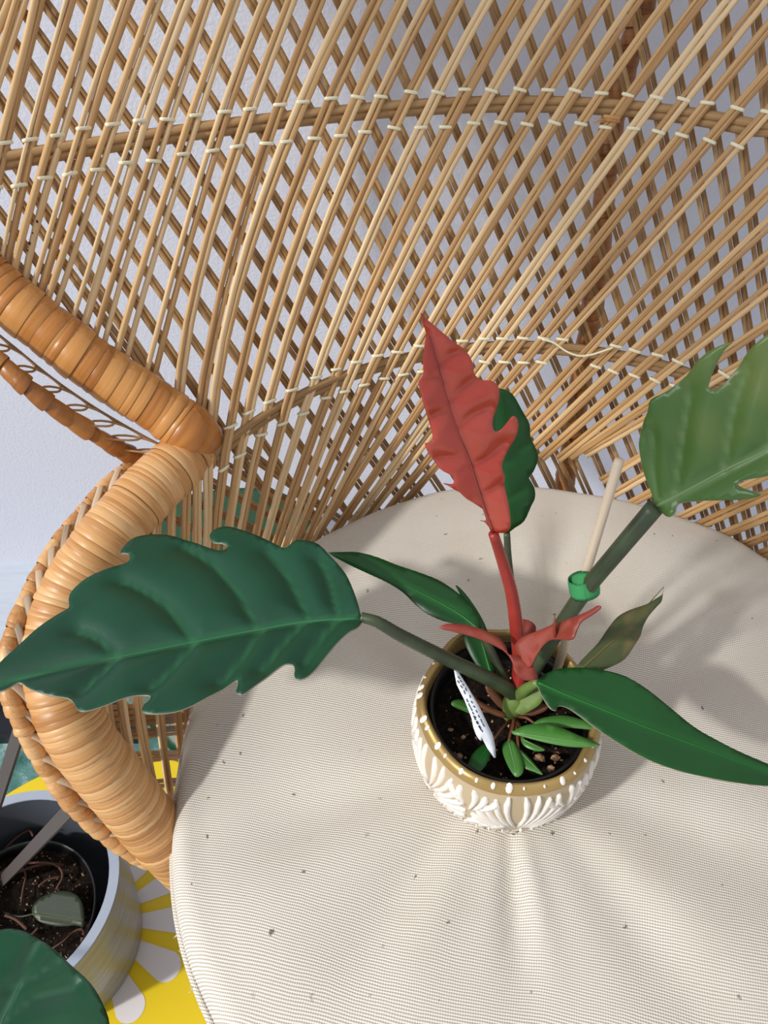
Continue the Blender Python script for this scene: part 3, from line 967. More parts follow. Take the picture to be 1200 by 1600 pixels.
# ------------------------------------------------------------------ cushion
CR = 0.283
def cushion():
    NA, NR = 120, 60
    prof_r = []
    verts = []; faces = []
    def top(x, y):
        n = noise.noise(Vector((x * 5, y * 5, 3.1)))
        z = 0.004 * n
        z += 0.0030 * noise.noise(Vector((x * 9 - y * 5, y * 14, 1.3))) + 0.0022 * noise.noise(Vector((x * 13 + y * 6, y * 5 - x * 3, 7.7)))
        # creases running out from the pot
        dx, dy = x - 0.085, y - 0.262
        r = math.hypot(dx, dy); a = math.atan2(dy, dx)
        for ca, wid, dep, r0, r1 in ((1.22, .075, .0095, .07, .26), (-2.25, .12, .0065, .06, .17), (-1.62, .07, .0075, .06, .13), (-1.05, .15, .0040, .08, .2), (-2.85, .16, .0060, .08, .2), (0.45, .13, .0045, .08, .25), (-0.45, .16, .0035, .08, .25), (2.2, .14, .005, .07, .2)):
            da = (a - ca + math.pi) % (2 * math.pi) - math.pi
            if r0 * .5 < r < r1 * 1.3:
                w = math.exp(-(da / wid) ** 2) * math.exp(-((r - (r0 + r1) / 2) / ((r1 - r0) * .55)) ** 2)
                z -= dep * w
                w2 = math.exp(-((da - wid * 1.5) / wid) ** 2) * math.exp(-((r - (r0 + r1) / 2) / ((r1 - r0) * .55)) ** 2)
                z += dep * 0.5 * w2
        z -= 0.003 * math.exp(-(r / 0.075) ** 2)
        return z
    for j in range(NR + 1):
        t = j / NR
        for k in range(NA):
            a = 2 * math.pi * k / NA
            edge = CR * (1 + 0.014 * math.exp(-((a - 4.0) / 0.45) ** 2) + 0.010 * math.sin(3 * a + 1) + 0.007 * math.sin(7 * a + 2.0) + 0.006 * noise.noise(Vector((math.cos(a) * 6, math.sin(a) * 6, 0))))
            if t < 0.74:
                s = t / 0.74
                rr = edge * 0.93 * s
                zz = -0.010 * s ** 6
            else:
                s = (t - 0.74) / 0.26
                ang = s * math.pi
                rr = edge * (0.93 + 0.07 * math.sin(ang) ** 0.8) if s < 1 else edge * 0.93
                zz = -0.010 - 0.024 * (1 - math.cos(ang))
            x = CX * H + math.cos(a) * rr; y = CY * H + math.sin(a) * rr
            fade = 1.0 if t < 0.74 else max(0.0, 1 - (t - 0.74) / 0.13)
            verts.append(Vector((x, y, SEAT + zz + top(x, y) * fade)))
    for j in range(NR):
        for k in range(NA):
            k2 = (k + 1) % NA
            faces.append((j * NA + k, j * NA + k2, (j + 1) * NA + k2, (j + 1) * NA + k))
    root = empty('seat_cushion', (CX * H, CY * H, SEAT - 0.06))
    tag(root, 'round cream woven cotton cushion on the rattan seat', 'cushion')
    faces.append(tuple(NR * NA + k for k in range(NA)))
    mesh_obj('cover', verts, faces, M['fabric'], root)
    # frayed seam at the rim
    seam = []
    for k in range(161):
        a = 2 * math.pi * k / 160
        edge = CR * (1.003 + 0.014 * math.exp(-((a - 4.0) / 0.45) ** 2) + 0.010 * math.sin(3 * a + 1) + 0.007 * math.sin(7 * a + 2.0))
        seam.append(Vector((CX * H + math.cos(a) * edge, CY * H + math.sin(a) * edge, SEAT - 0.034 + 0.003 * math.sin(9 * a))))
    tube('seam', seam, 0.0022, None, 6, M['fabric'], root, None, False)
    rf = random.Random(4)
    for k in range(30):
        a = 3.55 + rf.uniform(0, 0.55)
        p = min(seam, key=lambda q: abs(math.atan2(q.y - CY * H, q.x - CX * H) % (2 * math.pi) - a))
        d = Vector((math.cos(a), math.sin(a), 0))
        tube('loose_thread', [p, p + d * 0.0018 + Vector((0, 0, rf.uniform(-.001, .002))), p + d * rf.uniform(.0022, .0042) + Vector((rf.uniform(-.002, .002), rf.uniform(-.002, .002), rf.uniform(-.002, .002)))],
             [0.0004, 0.0003, 0.00012], None, 4, M['fabric'], root)
    return top
cushion_top = cushion()

# ------------------------------------------------------------------ leaves
def plane_from(base, tip, lateral):
    e1 = (tip - base); L = e1.length; e1 = e1 / L
    n = e1.cross(lateral).normalized()
    if n.dot(Vector((0, 0, CAMZ)) - base) < 0: n = -n
    e2 = n.cross(e1)
    return base, e1, e2, n, L

def hit(pl, x, y):
    b, e1, e2, n, L = pl
    d = ray(x, y)
    o = Vector((0, 0, CAMZ))
    t = (b - o).dot(n) / d.dot(n)
    p = o + d * t - b
    return (p.dot(e1), p.dot(e2))

def poly_d(P, poly, closed=False):
    A = np.asarray(poly, float)
    Bq = np.roll(A, -1, 0) if closed else A[1:]
    A = A if closed else A[:-1]
    V = Bq - A
    L2 = np.maximum((V ** 2).sum(1), 1e-14)
    W = P[:, None, :] - A[None]
    t = np.clip((W * V[None]).sum(2) / L2[None], 0, 1)
    return np.sqrt(((W - t[..., None] * V[None]) ** 2).sum(2)).min(1)

def seg_d(px, py, a, b):
    vx, vy = b[0] - a[0], b[1] - a[1]
    L2 = vx * vx + vy * vy
    t = 0 if L2 < 1e-12 else max(0, min(1, ((px - a[0]) * vx + (py - a[1]) * vy) / L2))
    return math.hypot(px - a[0] - t * vx, py - a[1] - t * vy)

def make_leaf(name, parent, base, tip, lateral, outline, mat, mid=None, veins=(), res=0.004, thick=0.0007, fold=0.0, cup=0.0, droop=0.0,
              groove=0.0008, bulge=0.0012, vein_w=0.0011, rib_r=0.0011, rib_mat=None, smooth_n=3, twist=0.0, rib=True, wave=0.0, rim_mat=None):
    """outline, mid, veins: image points on the leaf's own plane through base, tip and the lateral direction"""
    pl = plane_from(base, tip, lateral)
    b, e1, e2, n, L = pl
    o2 = [Vector((*hit(pl, x, y), 0)) for x, y in outline]
    o2 = [(p.x, p.y) for p in catmull(o2, smooth_n, True)]
    m2 = [hit(pl, x, y) for x, y in mid] if mid else [(0, 0), (L, 0)]
    m2c = [(p.x, p.y) for p in catmull([Vector((*p, 0)) for p in m2], 6)]
    v2 = [[(p.x, p.y) for p in catmull([Vector((*hit(pl, x, y), 0)) for x, y in vn], 4)] for vn in veins]
    xs = [p[0] for p in o2]; ys = [p[1] for p in o2]
    pts = [Vector(p) for p in o2]
    ne = len(pts)
    edges = [(i, (i + 1) % ne) for i in range(ne)]
    gx = np.arange(min(xs), max(xs), res); gy = np.arange(min(ys), max(ys), res)
    G = np.array([(x + (res / 2 if j % 2 else 0), y) for x in gx for j, y in enumerate(gy)])
    A_ = np.asarray(o2); B_ = np.roll(A_, 1, 0)
    cr = (A_[None, :, 1] > G[:, None, 1]) != (B_[None, :, 1] > G[:, None, 1])
    dyv = B_[:, 1] - A_[:, 1]; dyv[np.abs(dyv) < 1e-14] = 1e-14
    xi_ = (B_[:, 0] - A_[:, 0])[None] * (G[:, None, 1] - A_[None, :, 1]) / dyv[None] + A_[None, :, 0]
    ins = ((cr & (G[:, None, 0] < xi_)).sum(1) % 2) == 1
    G = G[ins]
    if len(G):
        G = G[poly_d(G, o2, True) > res * 0.45]
        pts += [Vector(g) for g in G]
    rv, re, rf, ov, oe, of = delaunay_2d_cdt(pts, edges, [], 1, 1e-6)
    W = max(max(abs(y) for y in ys), 1e-6)
    def mid_y(x):
        return float(np.interp(x, [p[0] for p in m2c], [p[1] for p in m2c]))
    verts = []; veinv = []; edgev = []
    def heights(P):
        x, y = P[:, 0], P[:, 1]
        s_ = np.clip(x / L, -0.2, 1.3)
        l = y - np.interp(x, [p[0] for p in m2c], [p[1] for p in m2c])
        h = fold * np.sqrt(l * l + 4e-6) - cup * l * l / W + droop * L * s_ * s_
        dm = np.abs(l)
        dv = np.full(len(P), 1.0)
        for poly in v2: dv = np.minimum(dv, poly_d(P, poly))
        d = np.minimum(dm, dv)
        if v2: h = h + bulge * (1 - np.exp(-(d / 0.0085) ** 2)) - groove * np.exp(-(d / 0.0030) ** 2)
        h = h + twist * s_ * l + wave * np.sin(x / L * 17 + np.where(l > 0, 3, 0)) * np.abs(l) / W
        return h, dm, dv
    RV = np.array([(p.x, p.y) for p in rv])
    hh, dm, dv = heights(RV)
    verts = [b + e1 * RV[k, 0] + e2 * RV[k, 1] + n * float(hh[k]) for k in range(len(RV))]
    veinv = np.minimum(1.0, 0.6 * np.exp(-(dm / (vein_w * 1.4)) ** 2) + 0.4 * np.exp(-(dv / vein_w) ** 2)).tolist()
    faces = []
    for q in rf:
        a, c, d_ = verts[q[0]], verts[q[1]], verts[q[2]]
        if (c - a).cross(d_ - a).dot(n) < 0: q = list(reversed(q))
        faces.append(tuple(q))
    o = mesh_obj(name, verts, faces, mat, parent)
    for nm, dat in (('vein', veinv),):
        at_ = o.data.attributes.new(nm, 'FLOAT', 'POINT')
        at_.data.foreach_set('value', dat)
    sol = o.modifiers.new('thickness', 'SOLIDIFY')
    sol.thickness = thick; sol.offset = -1
    o.data.materials.append(rim_mat or mat)
    sol.material_offset_rim = 1
    if rib:
        rp_ = []
        hm, _, _ = heights(np.array(m2c))
        rp_ = [b + e1 * x + e2 * y + n * (float(q) + 0.0001) for (x, y), q in zip(m2c, hm)]
        nn = len(rp_)
        mo = tube('midrib', rp_, [rib_r * (1 - 0.8 * i / (nn - 1)) for i in range(nn)], [0.6 * rib_r * (1 - 0.8 * i / (nn - 1)) for i in range(nn)], 6, rib_mat or mat, None, n)
        a2 = mo.data.attributes.new('vein', 'FLOAT', 'POINT')
        a2.data.foreach_set('value', [0.7] * len(mo.data.vertices))
        # child of the leaf
        off = Vector((0, 0, 0)); p = o
        while p is not None:
            off += p.location; p = p.parent
        for vv in mo.data.vertices: vv.co -= off
        mo.parent = o
    return o

plant = empty('philodendron', at(800, 1100, 0.10))
tag(plant, 'potted philodendron with one coral red new leaf and lobed dark green leaves', 'houseplant')
X = Vector((1, 0, 0)); Y = Vector((0, 1, 0)); Zv = Vector((0, 0, 1))
crown = at(808, 1088, 0.13)

# big lobed leaf reaching left
L1o = [(564, 961), (553, 930), (541, 905), (522, 882), (500, 862), (476, 857), (462, 858), (448, 867), (430, 859), (405, 850), (380, 842), (358, 837), (340, 841), (331, 850), (336, 860), (350, 862), (359, 867), (349, 871),
       (330, 866), (300, 855), (265, 849), (235, 849), (212, 854), (196, 868), (193, 876), (203, 877), (207, 884), (199, 890), (176, 896), (140, 911), (116, 930), (110, 944), (110, 955), (90, 966), (60, 985), (28, 1012), (-4, 1038), (-34, 1068), (-8, 1078), (8, 1074), (20, 1064),
       (30, 1062), (48, 1078), (80, 1090), (106, 1092), (116, 1100), (124, 1114), (136, 1118), (165, 1110), (200, 1096), (224, 1090), (236, 1092), (237, 1100), (228, 1110), (226, 1120), (240, 1125), (275, 1123), (305, 1112),
       (340, 1090), (366, 1073), (374, 1072), (374, 1082), (372, 1092), (382, 1096), (400, 1082), (425, 1060), (445, 1047), (458, 1045), (462, 1052), (462, 1066), (468, 1073), (484, 1066), (505, 1040), (528, 1012), (545, 996), (558, 988), (565, 976)]
leaf1_base = at(564, 964, .295)
leaf1 = make_leaf('leaf', plant, leaf1_base, at(-30, 1072, .28), Y + Zv * -0.10, L1o, M['leaf_dark'],
          [(564, 964), (480, 969), (400, 982), (300, 1000), (180, 1022), (80, 1040), (-20, 1066)],
          [[(484, 968), (450, 905), (420, 870)], [(402, 981), (370, 925), (330, 885), (290, 862)], [(304, 1000), (262, 950), (215, 920), (190, 912)], [(182, 1022), (150, 995), (120, 985)],
           [(476, 970), (440, 1010), (410, 1050)], [(410, 982), (370, 1040), (345, 1070)], [(306, 1000), (262, 1050), (236, 1075)], [(184, 1022), (150, 1055), (125, 1080)], [(530, 966), (515, 910), (500, 880)], [(528, 968), (500, 1000), (478, 1040)]],
          0.0030, 0.0008, 0.06, 0.0, -0.02, 0.0012, 0.0034, 0.0013, 0.0013, None, 3, rim_mat=M['edge_pale'])
def petiole(pts, r0, r1, mat, name='petiole', ns=10, parent=plant):
    q = catmull(pts, 8)
    n = len(q)
    o = tube(name, q, [r0 + (r1 - r0) * i / (n - 1) for i in range(n)], None, ns, mat, parent)
    return o
petiole([crown, at(775, 1066, .165), at(700, 1030, .222), at(630, 995, .272), at(590, 972, .292), leaf1_base], 0.0052, 0.0030, M['petiole'])

# red new leaf
L2o = [(772, 834), (765, 826), (757, 816), (750, 812), (760, 815), (757, 800), (742, 786), (728, 775), (716, 762), (735, 778), (739, 781), (728, 770), (712, 760), (698, 750), (690, 746), (704, 749), (708, 745), (703, 735), (685, 725), (668, 700),
       (661, 682), (664, 681), (673, 678), (672, 665), (665, 640), (655, 605), (652, 585), (658, 575), (658, 545), (661, 520), (662, 508), (656, 490), (653, 474), (662, 484), (676, 496), (700, 515), (722, 535), (732, 550), (736, 570), (745, 583), (762, 582), (772, 588), (775, 605), (772, 630),
       (766, 648), (768, 662), (777, 662), (788, 648), (797, 637), (804, 645), (804, 662), (798, 685), (786, 708), (782, 724), (787, 740), (788, 760), (793, 785), (796, 815), (790, 828), (778, 833)]
red_base = at(771, 834, .40)
leaf2 = make_leaf('leaf', plant, red_base, at(654, 474, .68), X + Y * 0.12 + Zv * 0.10, L2o, M['leaf_red'],
          [(771, 834), (752, 780), (735, 725), (715, 675), (697, 620), (680, 560), (668, 515), (654, 474)],
          [[(712, 665), (740, 642), (760, 632)], [(699, 624), (720, 600), (738, 585)], [(732, 728), (760, 715), (785, 690)], [(748, 775), (770, 765), (785, 755)], [(706, 645), (685, 640), (668, 650)], [(727, 712), (700, 712), (685, 712)], [(690, 590), (675, 580), (662, 585)], [(683, 562), (700, 545), (715, 540)]],
          0.0024, 0.0006, 0.07, 0.0, 0.06, 0.0010, 0.0026, 0.0008, 0.0011, None, 3)
leaf2['label'] = 'coral red new leaf'
petiole([crown, at(812, 1040, .17), at(808, 990, .225), at(800, 930, .29), at(786, 880, .345), red_base], 0.0052, 0.0028, M['petiole_red'])['label'] = 'red leaf stalk'

# green leaf behind the red one
L3o = [(792, 833), (775, 815), (762, 790), (750, 750), (742, 710), (748, 670), (758, 635), (770, 612), (784, 608), (800, 615), (815, 640), (826, 660), (828, 680), (838, 703), (839, 716), (832, 735), (826, 745), (834, 760), (835, 775), (828, 790), (818, 812), (804, 824)]
l3b = at(792, 833, .33)
leaf3 = make_leaf('leaf', plant, l3b, at(772, 608, .52), X + Y * 0.1, L3o, M['leaf_green'], None, [[(790, 790), (815, 770), (830, 755)], [(786, 740), (812, 710), (832, 695)]], 0.004, 0.0007, 0.05)
petiole([crown, at(806, 1010, .17), at(800, 930, .23), at(794, 870, .295), l3b], 0.003, 0.002, M['petiole'])

# broad olive leaf reaching right
L4o = [(1022, 792), (1017, 770), (1008, 738), (1003, 705), (1003, 685), (1010, 660), (1020, 640), (1025, 622), (1048, 610), (1078, 586), (1100, 560), (1125, 542), (1152, 533), (1140, 545), (1125, 570), (1115, 595), (1113, 604), (1122, 607),
       (1138, 597), (1155, 575), (1175, 548), (1205, 522), (1240, 505), (1275, 502), (1262, 520), (1262, 540), (1280, 545), (1310, 530), (1345, 535), (1370, 560), (1385, 590), (1370, 625), (1340, 655), (1310, 672), (1300, 690), (1282, 712), (1245, 730), (1200, 742), (1172, 747), (1155, 753), (1165, 760), (1195, 770),
       (1170, 777), (1135, 779), (1095, 781), (1065, 785), (1058, 790), (1057, 800), (1048, 806), (1038, 802), (1030, 796)]
l4b = at(1024, 792, .42)
leaf4 = make_leaf('leaf', plant, l4b, at(1380, 592, .62), Y * 0.75 + X * -0.35 + Zv * 0.75, L4o, M['leaf_olive'],
          [(1024, 792), (1070, 768), (1130, 736), (1200, 702), (1280, 655), (1380, 592)],
          [[(1052, 777), (1060, 720), (1068, 670), (1078, 610)], [(1128, 737), (1136, 690), (1145, 640), (1165, 580)], [(1200, 702), (1215, 640), (1235, 560)], [(1270, 660), (1290, 610), (1310, 560)], [(1026, 788), (1020, 740), (1018, 680)]],
          0.0030, 0.0008, 0.04, 0.0, 0.0, 0.0020, 0.0040, 0.0011, 0.0014, None, 3, rim_mat=M['edge_pale'])
pet4 = [at(815, 1085, .12), at(838, 1040, .165), at(872, 985, .225), at(915, 922, .29), at(968, 858, .36), l4b]
petiole(pet4, 0.0046, 0.0052, M['petiole'])

# lance leaf towards the back left
L5o = [(748, 988), (735, 981), (715, 976), (690, 970), (668, 960), (650, 946), (630, 926), (605, 910), (575, 896), (545, 882), (515, 865), (530, 863), (560, 864), (590, 872), (620, 884), (655, 896), (685, 908), (710, 924), (735, 945), (748, 965), (752, 980)]
l5b = at(749, 984, .22)
leaf5 = make_leaf('leaf', plant, l5b, at(512, 863, .25), Y + Zv * 0.25, L5o, M['leaf_green'], [(749, 984), (715, 958), (660, 928), (590, 895), (512, 863)], (), 0.0045, 0.0007, 0.12, 0, 0.0)
petiole([crown, at(790, 1065, .15), at(768, 1020, .19), l5b], 0.0036, 0.0024, M['petiole'])
# its drooping neighbour
L5c = [(712, 915), (722, 922), (740, 945), (757, 975), (768, 1010), (772, 1050), (770, 1064), (755, 1052), (735, 1025), (722, 990), (728, 960), (722, 935)]
make_leaf('leaf', plant, at(770, 1062, .14), at(712, 916, .19), X + Y * 0.2, L5c, M['leaf_green'], [(770, 1062), (752, 1000), (738, 950), (712, 916)], (), 0.004, 0.0006, 0.1)
# long leaf to the right
L6o = [(838, 1066), (848, 1056), (872, 1047), (905, 1046), (940, 1050), (975, 1060), (1010, 1080), (1050, 1110), (1085, 1136), (1120, 1155), (1160, 1174), (1205, 1192), (1240, 1208), (1258, 1218), (1230, 1225), (1195, 1226), (1150, 1222), (1100, 1214), (1055, 1204), (1010, 1188), (970, 1166), (935, 1143),
       (905, 1120), (888, 1108), (876, 1104), (870, 1106), (868, 1112), (858, 1108), (848, 1092), (842, 1078)]
l6b = at(840, 1066, .20)
leaf6 = make_leaf('leaf', plant, l6b, at(1255, 1217, .175), Y + Zv * 0.2, L6o, M['leaf_green'], [(840, 1066), (880, 1084), (940, 1108), (1010, 1136), (1100, 1168), (1180, 1196), (1255, 1217)], (), 0.0035, 0.0008, 0.16, 0.0, -0.03, rim_mat=M['edge_pale'])
petiole([crown, at(822, 1076, .17), l6b], 0.004, 0.0026, M['sheath'])
# khaki leaf standing behind the rim
L7o = [(903, 1046), (905, 1036), (918, 1022), (935, 1004), (950, 982), (965, 964), (985, 953), (1008, 945), (1024, 936), (1035, 928), (1037, 916), (1034, 938), (1028, 946), (1014, 962), (1004, 980), (1000, 994), (990, 1010), (976, 1030), (955, 1042), (930, 1050)]
make_leaf('leaf', plant, at(905, 1048, .17), at(1036, 918, .205), X * 0.7 - Y * 0.6 + Zv * -0.2, L7o, M['leaf_khaki'], [(905, 1048), (945, 1012), (985, 975), (1036, 918)], (), 0.004, 0.0006, 0.12)['label'] = 'khaki leaf'
petiole([crown, at(850, 1082, .15), at(885, 1062, .16), at(908, 1046, .17)], 0.0034, 0.002, M['petiole'])

# red bracts
B1 = [(838, 1062), (815, 1062), (802, 1048), (800, 1035), (790, 1020), (770, 1008), (740, 996), (710, 988), (690, 983), (687, 979), (700, 975), (725, 977), (752, 984), (778, 996), (790, 1010), (794, 1022), (810, 1026), (826, 1036), (834, 1048)]
make_leaf('bract', plant, at(822, 1060, .215), at(688, 980, .265), Y + Zv * 0.5, B1, M['bract'], [(822, 1060), (806, 1030), (770, 1000), (688, 980)], (), 0.0035, 0.0008, 0.35, rib=False)
B2 = [(828, 1044), (816, 1030), (812, 1012), (822, 996), (845, 985), (868, 975), (895, 965), (920, 955), (936, 946), (939, 951), (925, 962), (910, 972), (905, 985), (903, 997), (893, 1000), (880, 999), (862, 1000), (850, 1010), (840, 1026)]
make_leaf('bract', plant, at(824, 1042, .225), at(938, 949, .34), Y + Zv * 0.7, B2, M['bract'], [(824, 1042), (840, 1005), (880, 978), (938, 949)], (), 0.0035, 0.0008, 0.35, rib=False)
B3 = [(812, 1005), (812, 972), (822, 968), (834, 974), (837, 984), (830, 995), (820, 1004)]
make_leaf('bract', plant, at(814, 1004, .19), at(828, 968, .21), X + Y * 0.2, B3, M['bract'], None, (), 0.003, 0.0007, 0.1, rib=False)
tube('bract_spike', [at(868, 998, .275), at(866, 980, .292), at(867, 963, .31)], [0.0022, 0.0018, 0.0003], [0.001, 0.0008, 0.0003], 6, M['bract'], plant)
# pale green sheath at the crown
S0 = [(797, 1108), (800, 1094), (812, 1086), (826, 1076), (838, 1064), (842, 1070), (842, 1084), (836, 1098), (824, 1108), (808, 1116)]
make_leaf('sheath', plant, at(800, 1108, .125), at(840, 1066, .17), Y + Zv * 0.4, S0, M['sheath'], None, (), 0.003, 0.003, -0.5, rib=False)
petiole([at(798, 1118, .10), at(802, 1100, .12), crown], 0.0062, 0.0075, M['sheath'], 'stem')
for px, (b_, t_) in (([(788, 1122), (760, 1112), (742, 1098), (738, 1085), (748, 1094), (770, 1106), (796, 1118)], ((790, 1120, .11), (740, 1088, .13))),
                     ([(790, 1112), (776, 1102), (762, 1085), (758, 1070), (770, 1072), (782, 1088), (794, 1106)], ((792, 1110, .11), (763, 1071, .135))),
                     ([(806, 1122), (812, 1108), (835, 1098), (856, 1102), (850, 1112), (825, 1120)], ((808, 1118, .11), (855, 1104, .125)))):
    make_leaf('dry_bract', plant, at(*b_), at(*t_), Y + Zv * 0.6, px, M['bract_brown'], None, (), 0.003, 0.0008, 0.3, rib=False)
# small young leaves over the soil
SM = [(((800, 1144, .13), (938, 1165, .145)), [(800, 1146), (815, 1136), (840, 1132), (870, 1136), (905, 1150), (938, 1164), (910, 1168), (880, 1166), (850, 1160), (820, 1152)], 'leaf_bright'),
      (((835, 1130, .12), (930, 1138, .135)), [(835, 1131), (850, 1122), (880, 1119), (905, 1124), (930, 1134), (926, 1140), (900, 1138), (870, 1136)], 'leaf_bright'),
      (((795, 1158, .115), (808, 1214, .12)), [(792, 1158), (800, 1156), (808, 1168), (816, 1190), (817, 1208), (806, 1214), (795, 1200), (786, 1178), (786, 1165)], 'leaf_bright'),
      (((810, 1172, .115), (848, 1211, .12)), [(808, 1172), (816, 1174), (830, 1188), (848, 1210), (834, 1206), (818, 1200), (812, 1188)], 'leaf_bright'),
      (((768, 1160, .115), (733, 1213, .12)), [(770, 1158), (768, 1175), (758, 1198), (745, 1210), (732, 1216), (730, 1198), (738, 1180), (752, 1166)], 'leaf_green'),
      (((738, 1112, .115), (705, 1098, .125)), [(740, 1116), (722, 1110), (706, 1102), (708, 1095), (722, 1094), (734, 1100)], 'leaf_bright'),
      (((818, 1156, .115), (850, 1172, .118)), [(813, 1150), (825, 1158), (840, 1164), (852, 1172), (838, 1174), (822, 1168), (815, 1160)], 'leaf_bright')]
for (b_, t_), ol, mt in SM:
    b3, t3 = at(*b_), at(*t_)
    lat = Vector((0, 0, 1)).cross(t3 - b3).normalized() + Zv * 0.1
    make_leaf('young_leaf', plant, b3, t3, lat, ol, M[mt], None, (), 0.0035, 0.0006, 0.15, rib_r=0.0006)
    base = at(803, 1122, .10)
    petiole([base, base.lerp(b3, 0.5) + Zv * 0.004, b3], 0.0014, 0.0009, M['bract_brown'], 'stalk', 6)

# ------------------------------------------------------------------ ceramic bowl, nursery pot, soil
POT = Vector((0.160 * H, 0.520 * H, SEAT - 0.004))
PH = 0.075
def rim_z(a):
    # eight-sided wavy rim, dipping at the front where the flats meet
    return 0.0016 * math.cos(6 * a) + 0.0030 * math.sin(a)
def pot_r(z):
    return float(np.interp(z / PH, [0, .08, .2, .35, .5, .65, .8, .9, 1], [.050, .0535, .0570, .0592, .0605, .0602, .0588, .0575, .056]))
bowl = empty('ceramic_planter', POT)
tag(bowl, 'small white and gold embossed ceramic bowl planter on the cream cushion', 'planter')
prof = [(0.0, 0.0), (0.046, 0.0), (0.051, 0.003)] + [(pot_r(z), z) for z in np.linspace(0.007, PH - 0.010, 14)]
v, f, uv = lathe_geo(prof, 72, POT)
mesh_obj('body', v, f, M['ceramic_ground'], bowl, uv)
r_t = pot_r(PH - 0.010)
hexr = lambda a: 1 - 0.045 * (0.5 - 0.5 * math.cos(6 * a))
def rimf(a, i, r, z):
    w = (0.15, 0.6, 1, 1, 1, 1, 1, 0.5)[i] if i < 8 else 0
    return r * (1 - (1 - hexr(a)) * w), z + rim_z(a) * w
v, f, uv = lathe_geo([(r_t, PH - 0.011), (r_t + 0.0015, PH - 0.007), (r_t + 0.0008, PH - 0.003), (r_t - 0.0012, PH), (r_t - 0.0035, PH - 0.0005), (r_t - 0.005, PH - 0.004), (r_t - 0.0055, PH - 0.012), (r_t - 0.006, PH - 0.045)], 96, POT, rimf)
mesh_obj('rim', v, f, M['gold'], bowl, uv)['label'] = 'gold rim'
def pot_point(a, z, off):
    r = pot_r(z) + off
    return POT + Vector((math.cos(a) * r, math.sin(a) * r, z))
def relief(a0, z0, a1, z1, w, bend, mat=M['ceramic_white'], hgt=0.0016, name='relief_petal'):
    """teardrop from (a0,z0) to (a1,z1) on the bowl's wall, angles in radians, heights in metres"""
    R = pot_r((z0 + z1) / 2)
    p0 = (a0 * R, z0); p1 = (a1 * R, z1)
    dx, dz = p1[0] - p0[0], p1[1] - p0[1]
    L = math.hypot(dx, dz)
    tx, tz = dx / L, dz / L
    nx, nz = -tz, tx
    cl = []
    for k in range(6):
        t = k / 5
        b_ = bend * math.sin(math.pi * t * 0.9) * L
        cl.append((p0[0] + dx * t + nx * b_, p0[1] + dz * t + nz * b_, w * (0.25 + 0.9 * t) * math.sqrt(max(0.0, 1 - max(0, (t - 0.72) / 0.3) ** 2))))
    v = []; f = []
    for (x, z, ww) in cl:
        for s, o_ in ((-1, -0.0008), (-0.55, hgt), (0.55, hgt), (1, -0.0008)):
            zz = min(max(z + nz * ww * s, 0.003), PH - 0.008)
            v.append(pot_point((x + nx * ww * s) / R, zz, o_))
    for k in range(5):
        for s in range(3):
            f.append((k * 4 + s, k * 4 + s + 1, k * 4 + s + 5, k * 4 + s + 4))
    f.append((3, 2, 1, 0)); f.append((20, 21, 22, 23))
    mesh_obj(name, v, f, mat, bowl)
NS = 6
for s_ in range(NS):
    ac = 2 * math.pi * s_ / NS - math.pi / 2 + 0.05
    da = 2 * math.pi / NS
    R_ = 0.060
    # palmette fan rising from the foot
    for k in range(-6, 7):
        g = k / 6 * 1.36
        L0 = 0.0065 + 0.003 * abs(k) / 6; L1 = 0.0435 - 0.009 * (abs(k) / 6) ** 2
        z0 = 0.0195
        sx, cx_ = math.sin(g), math.cos(g)
        relief(ac + sx * L0 / R_, z0 + cx_ * L0, ac + sx * L1 * 0.86 / R_, min(z0 + cx_ * L1 * 1.05, PH - 0.0115), 0.0026 + 0.0004 * abs(k) / 6, 0.09 if k < 0 else -0.09)
    # scroll running below towards the next fan
    for k in range(7):
        t = k / 6
        az = ac + da * (0.06 + 0.80 * t); zb = 0.0185 - 0.009 * math.sin(math.pi * t)
        relief(az, zb, az + da * 0.10, zb - 0.0095 + 0.003 * t, 0.0026, -0.2)
        if 0 < k < 6: relief(az + da * 0.03, zb + 0.004, az + da * 0.15, zb + 0.0135, 0.0026, 0.22)
    # filler leaves between two fans
    am = ac + da / 2
    for k in range(-2, 3):
        relief(am + k * 0.05, 0.040 + 0.002 * abs(k), am + k * 0.13, 0.061 - 0.002 * abs(k), 0.0030, 0.12 if k < 0 else -0.12)
for k in range(34):
    a = 2 * math.pi * k / 34 + random.uniform(-.06, .06)
    rr = (r_t - 0.0006) * hexr(a)
    sc = random.choice((0.4, 0.55, 0.75, 1.0, 1.15))
    c = POT + Vector((math.cos(a) * rr, math.sin(a) * rr, PH - 0.0016 + rim_z(a)))
    er = Vector((math.cos(a), math.sin(a), 0.9)).normalized(); et = Vector((-math.sin(a), math.cos(a), 0)); es = er.cross(et)
    v = [c + er * 0.0022]; f = []
    for j in range(8):
        b_ = 2 * math.pi * j / 8
        v.append(c + et * (math.cos(b_) * 0.0019 * sc) + es * (math.sin(b_) * 0.0030 * sc) + er * 0.0006)
    for j in range(8): f.append((0, 1 + j, 1 + (j + 1) % 8))
    mesh_obj('rim_dot', v, f, M['ceramic_white'], bowl)

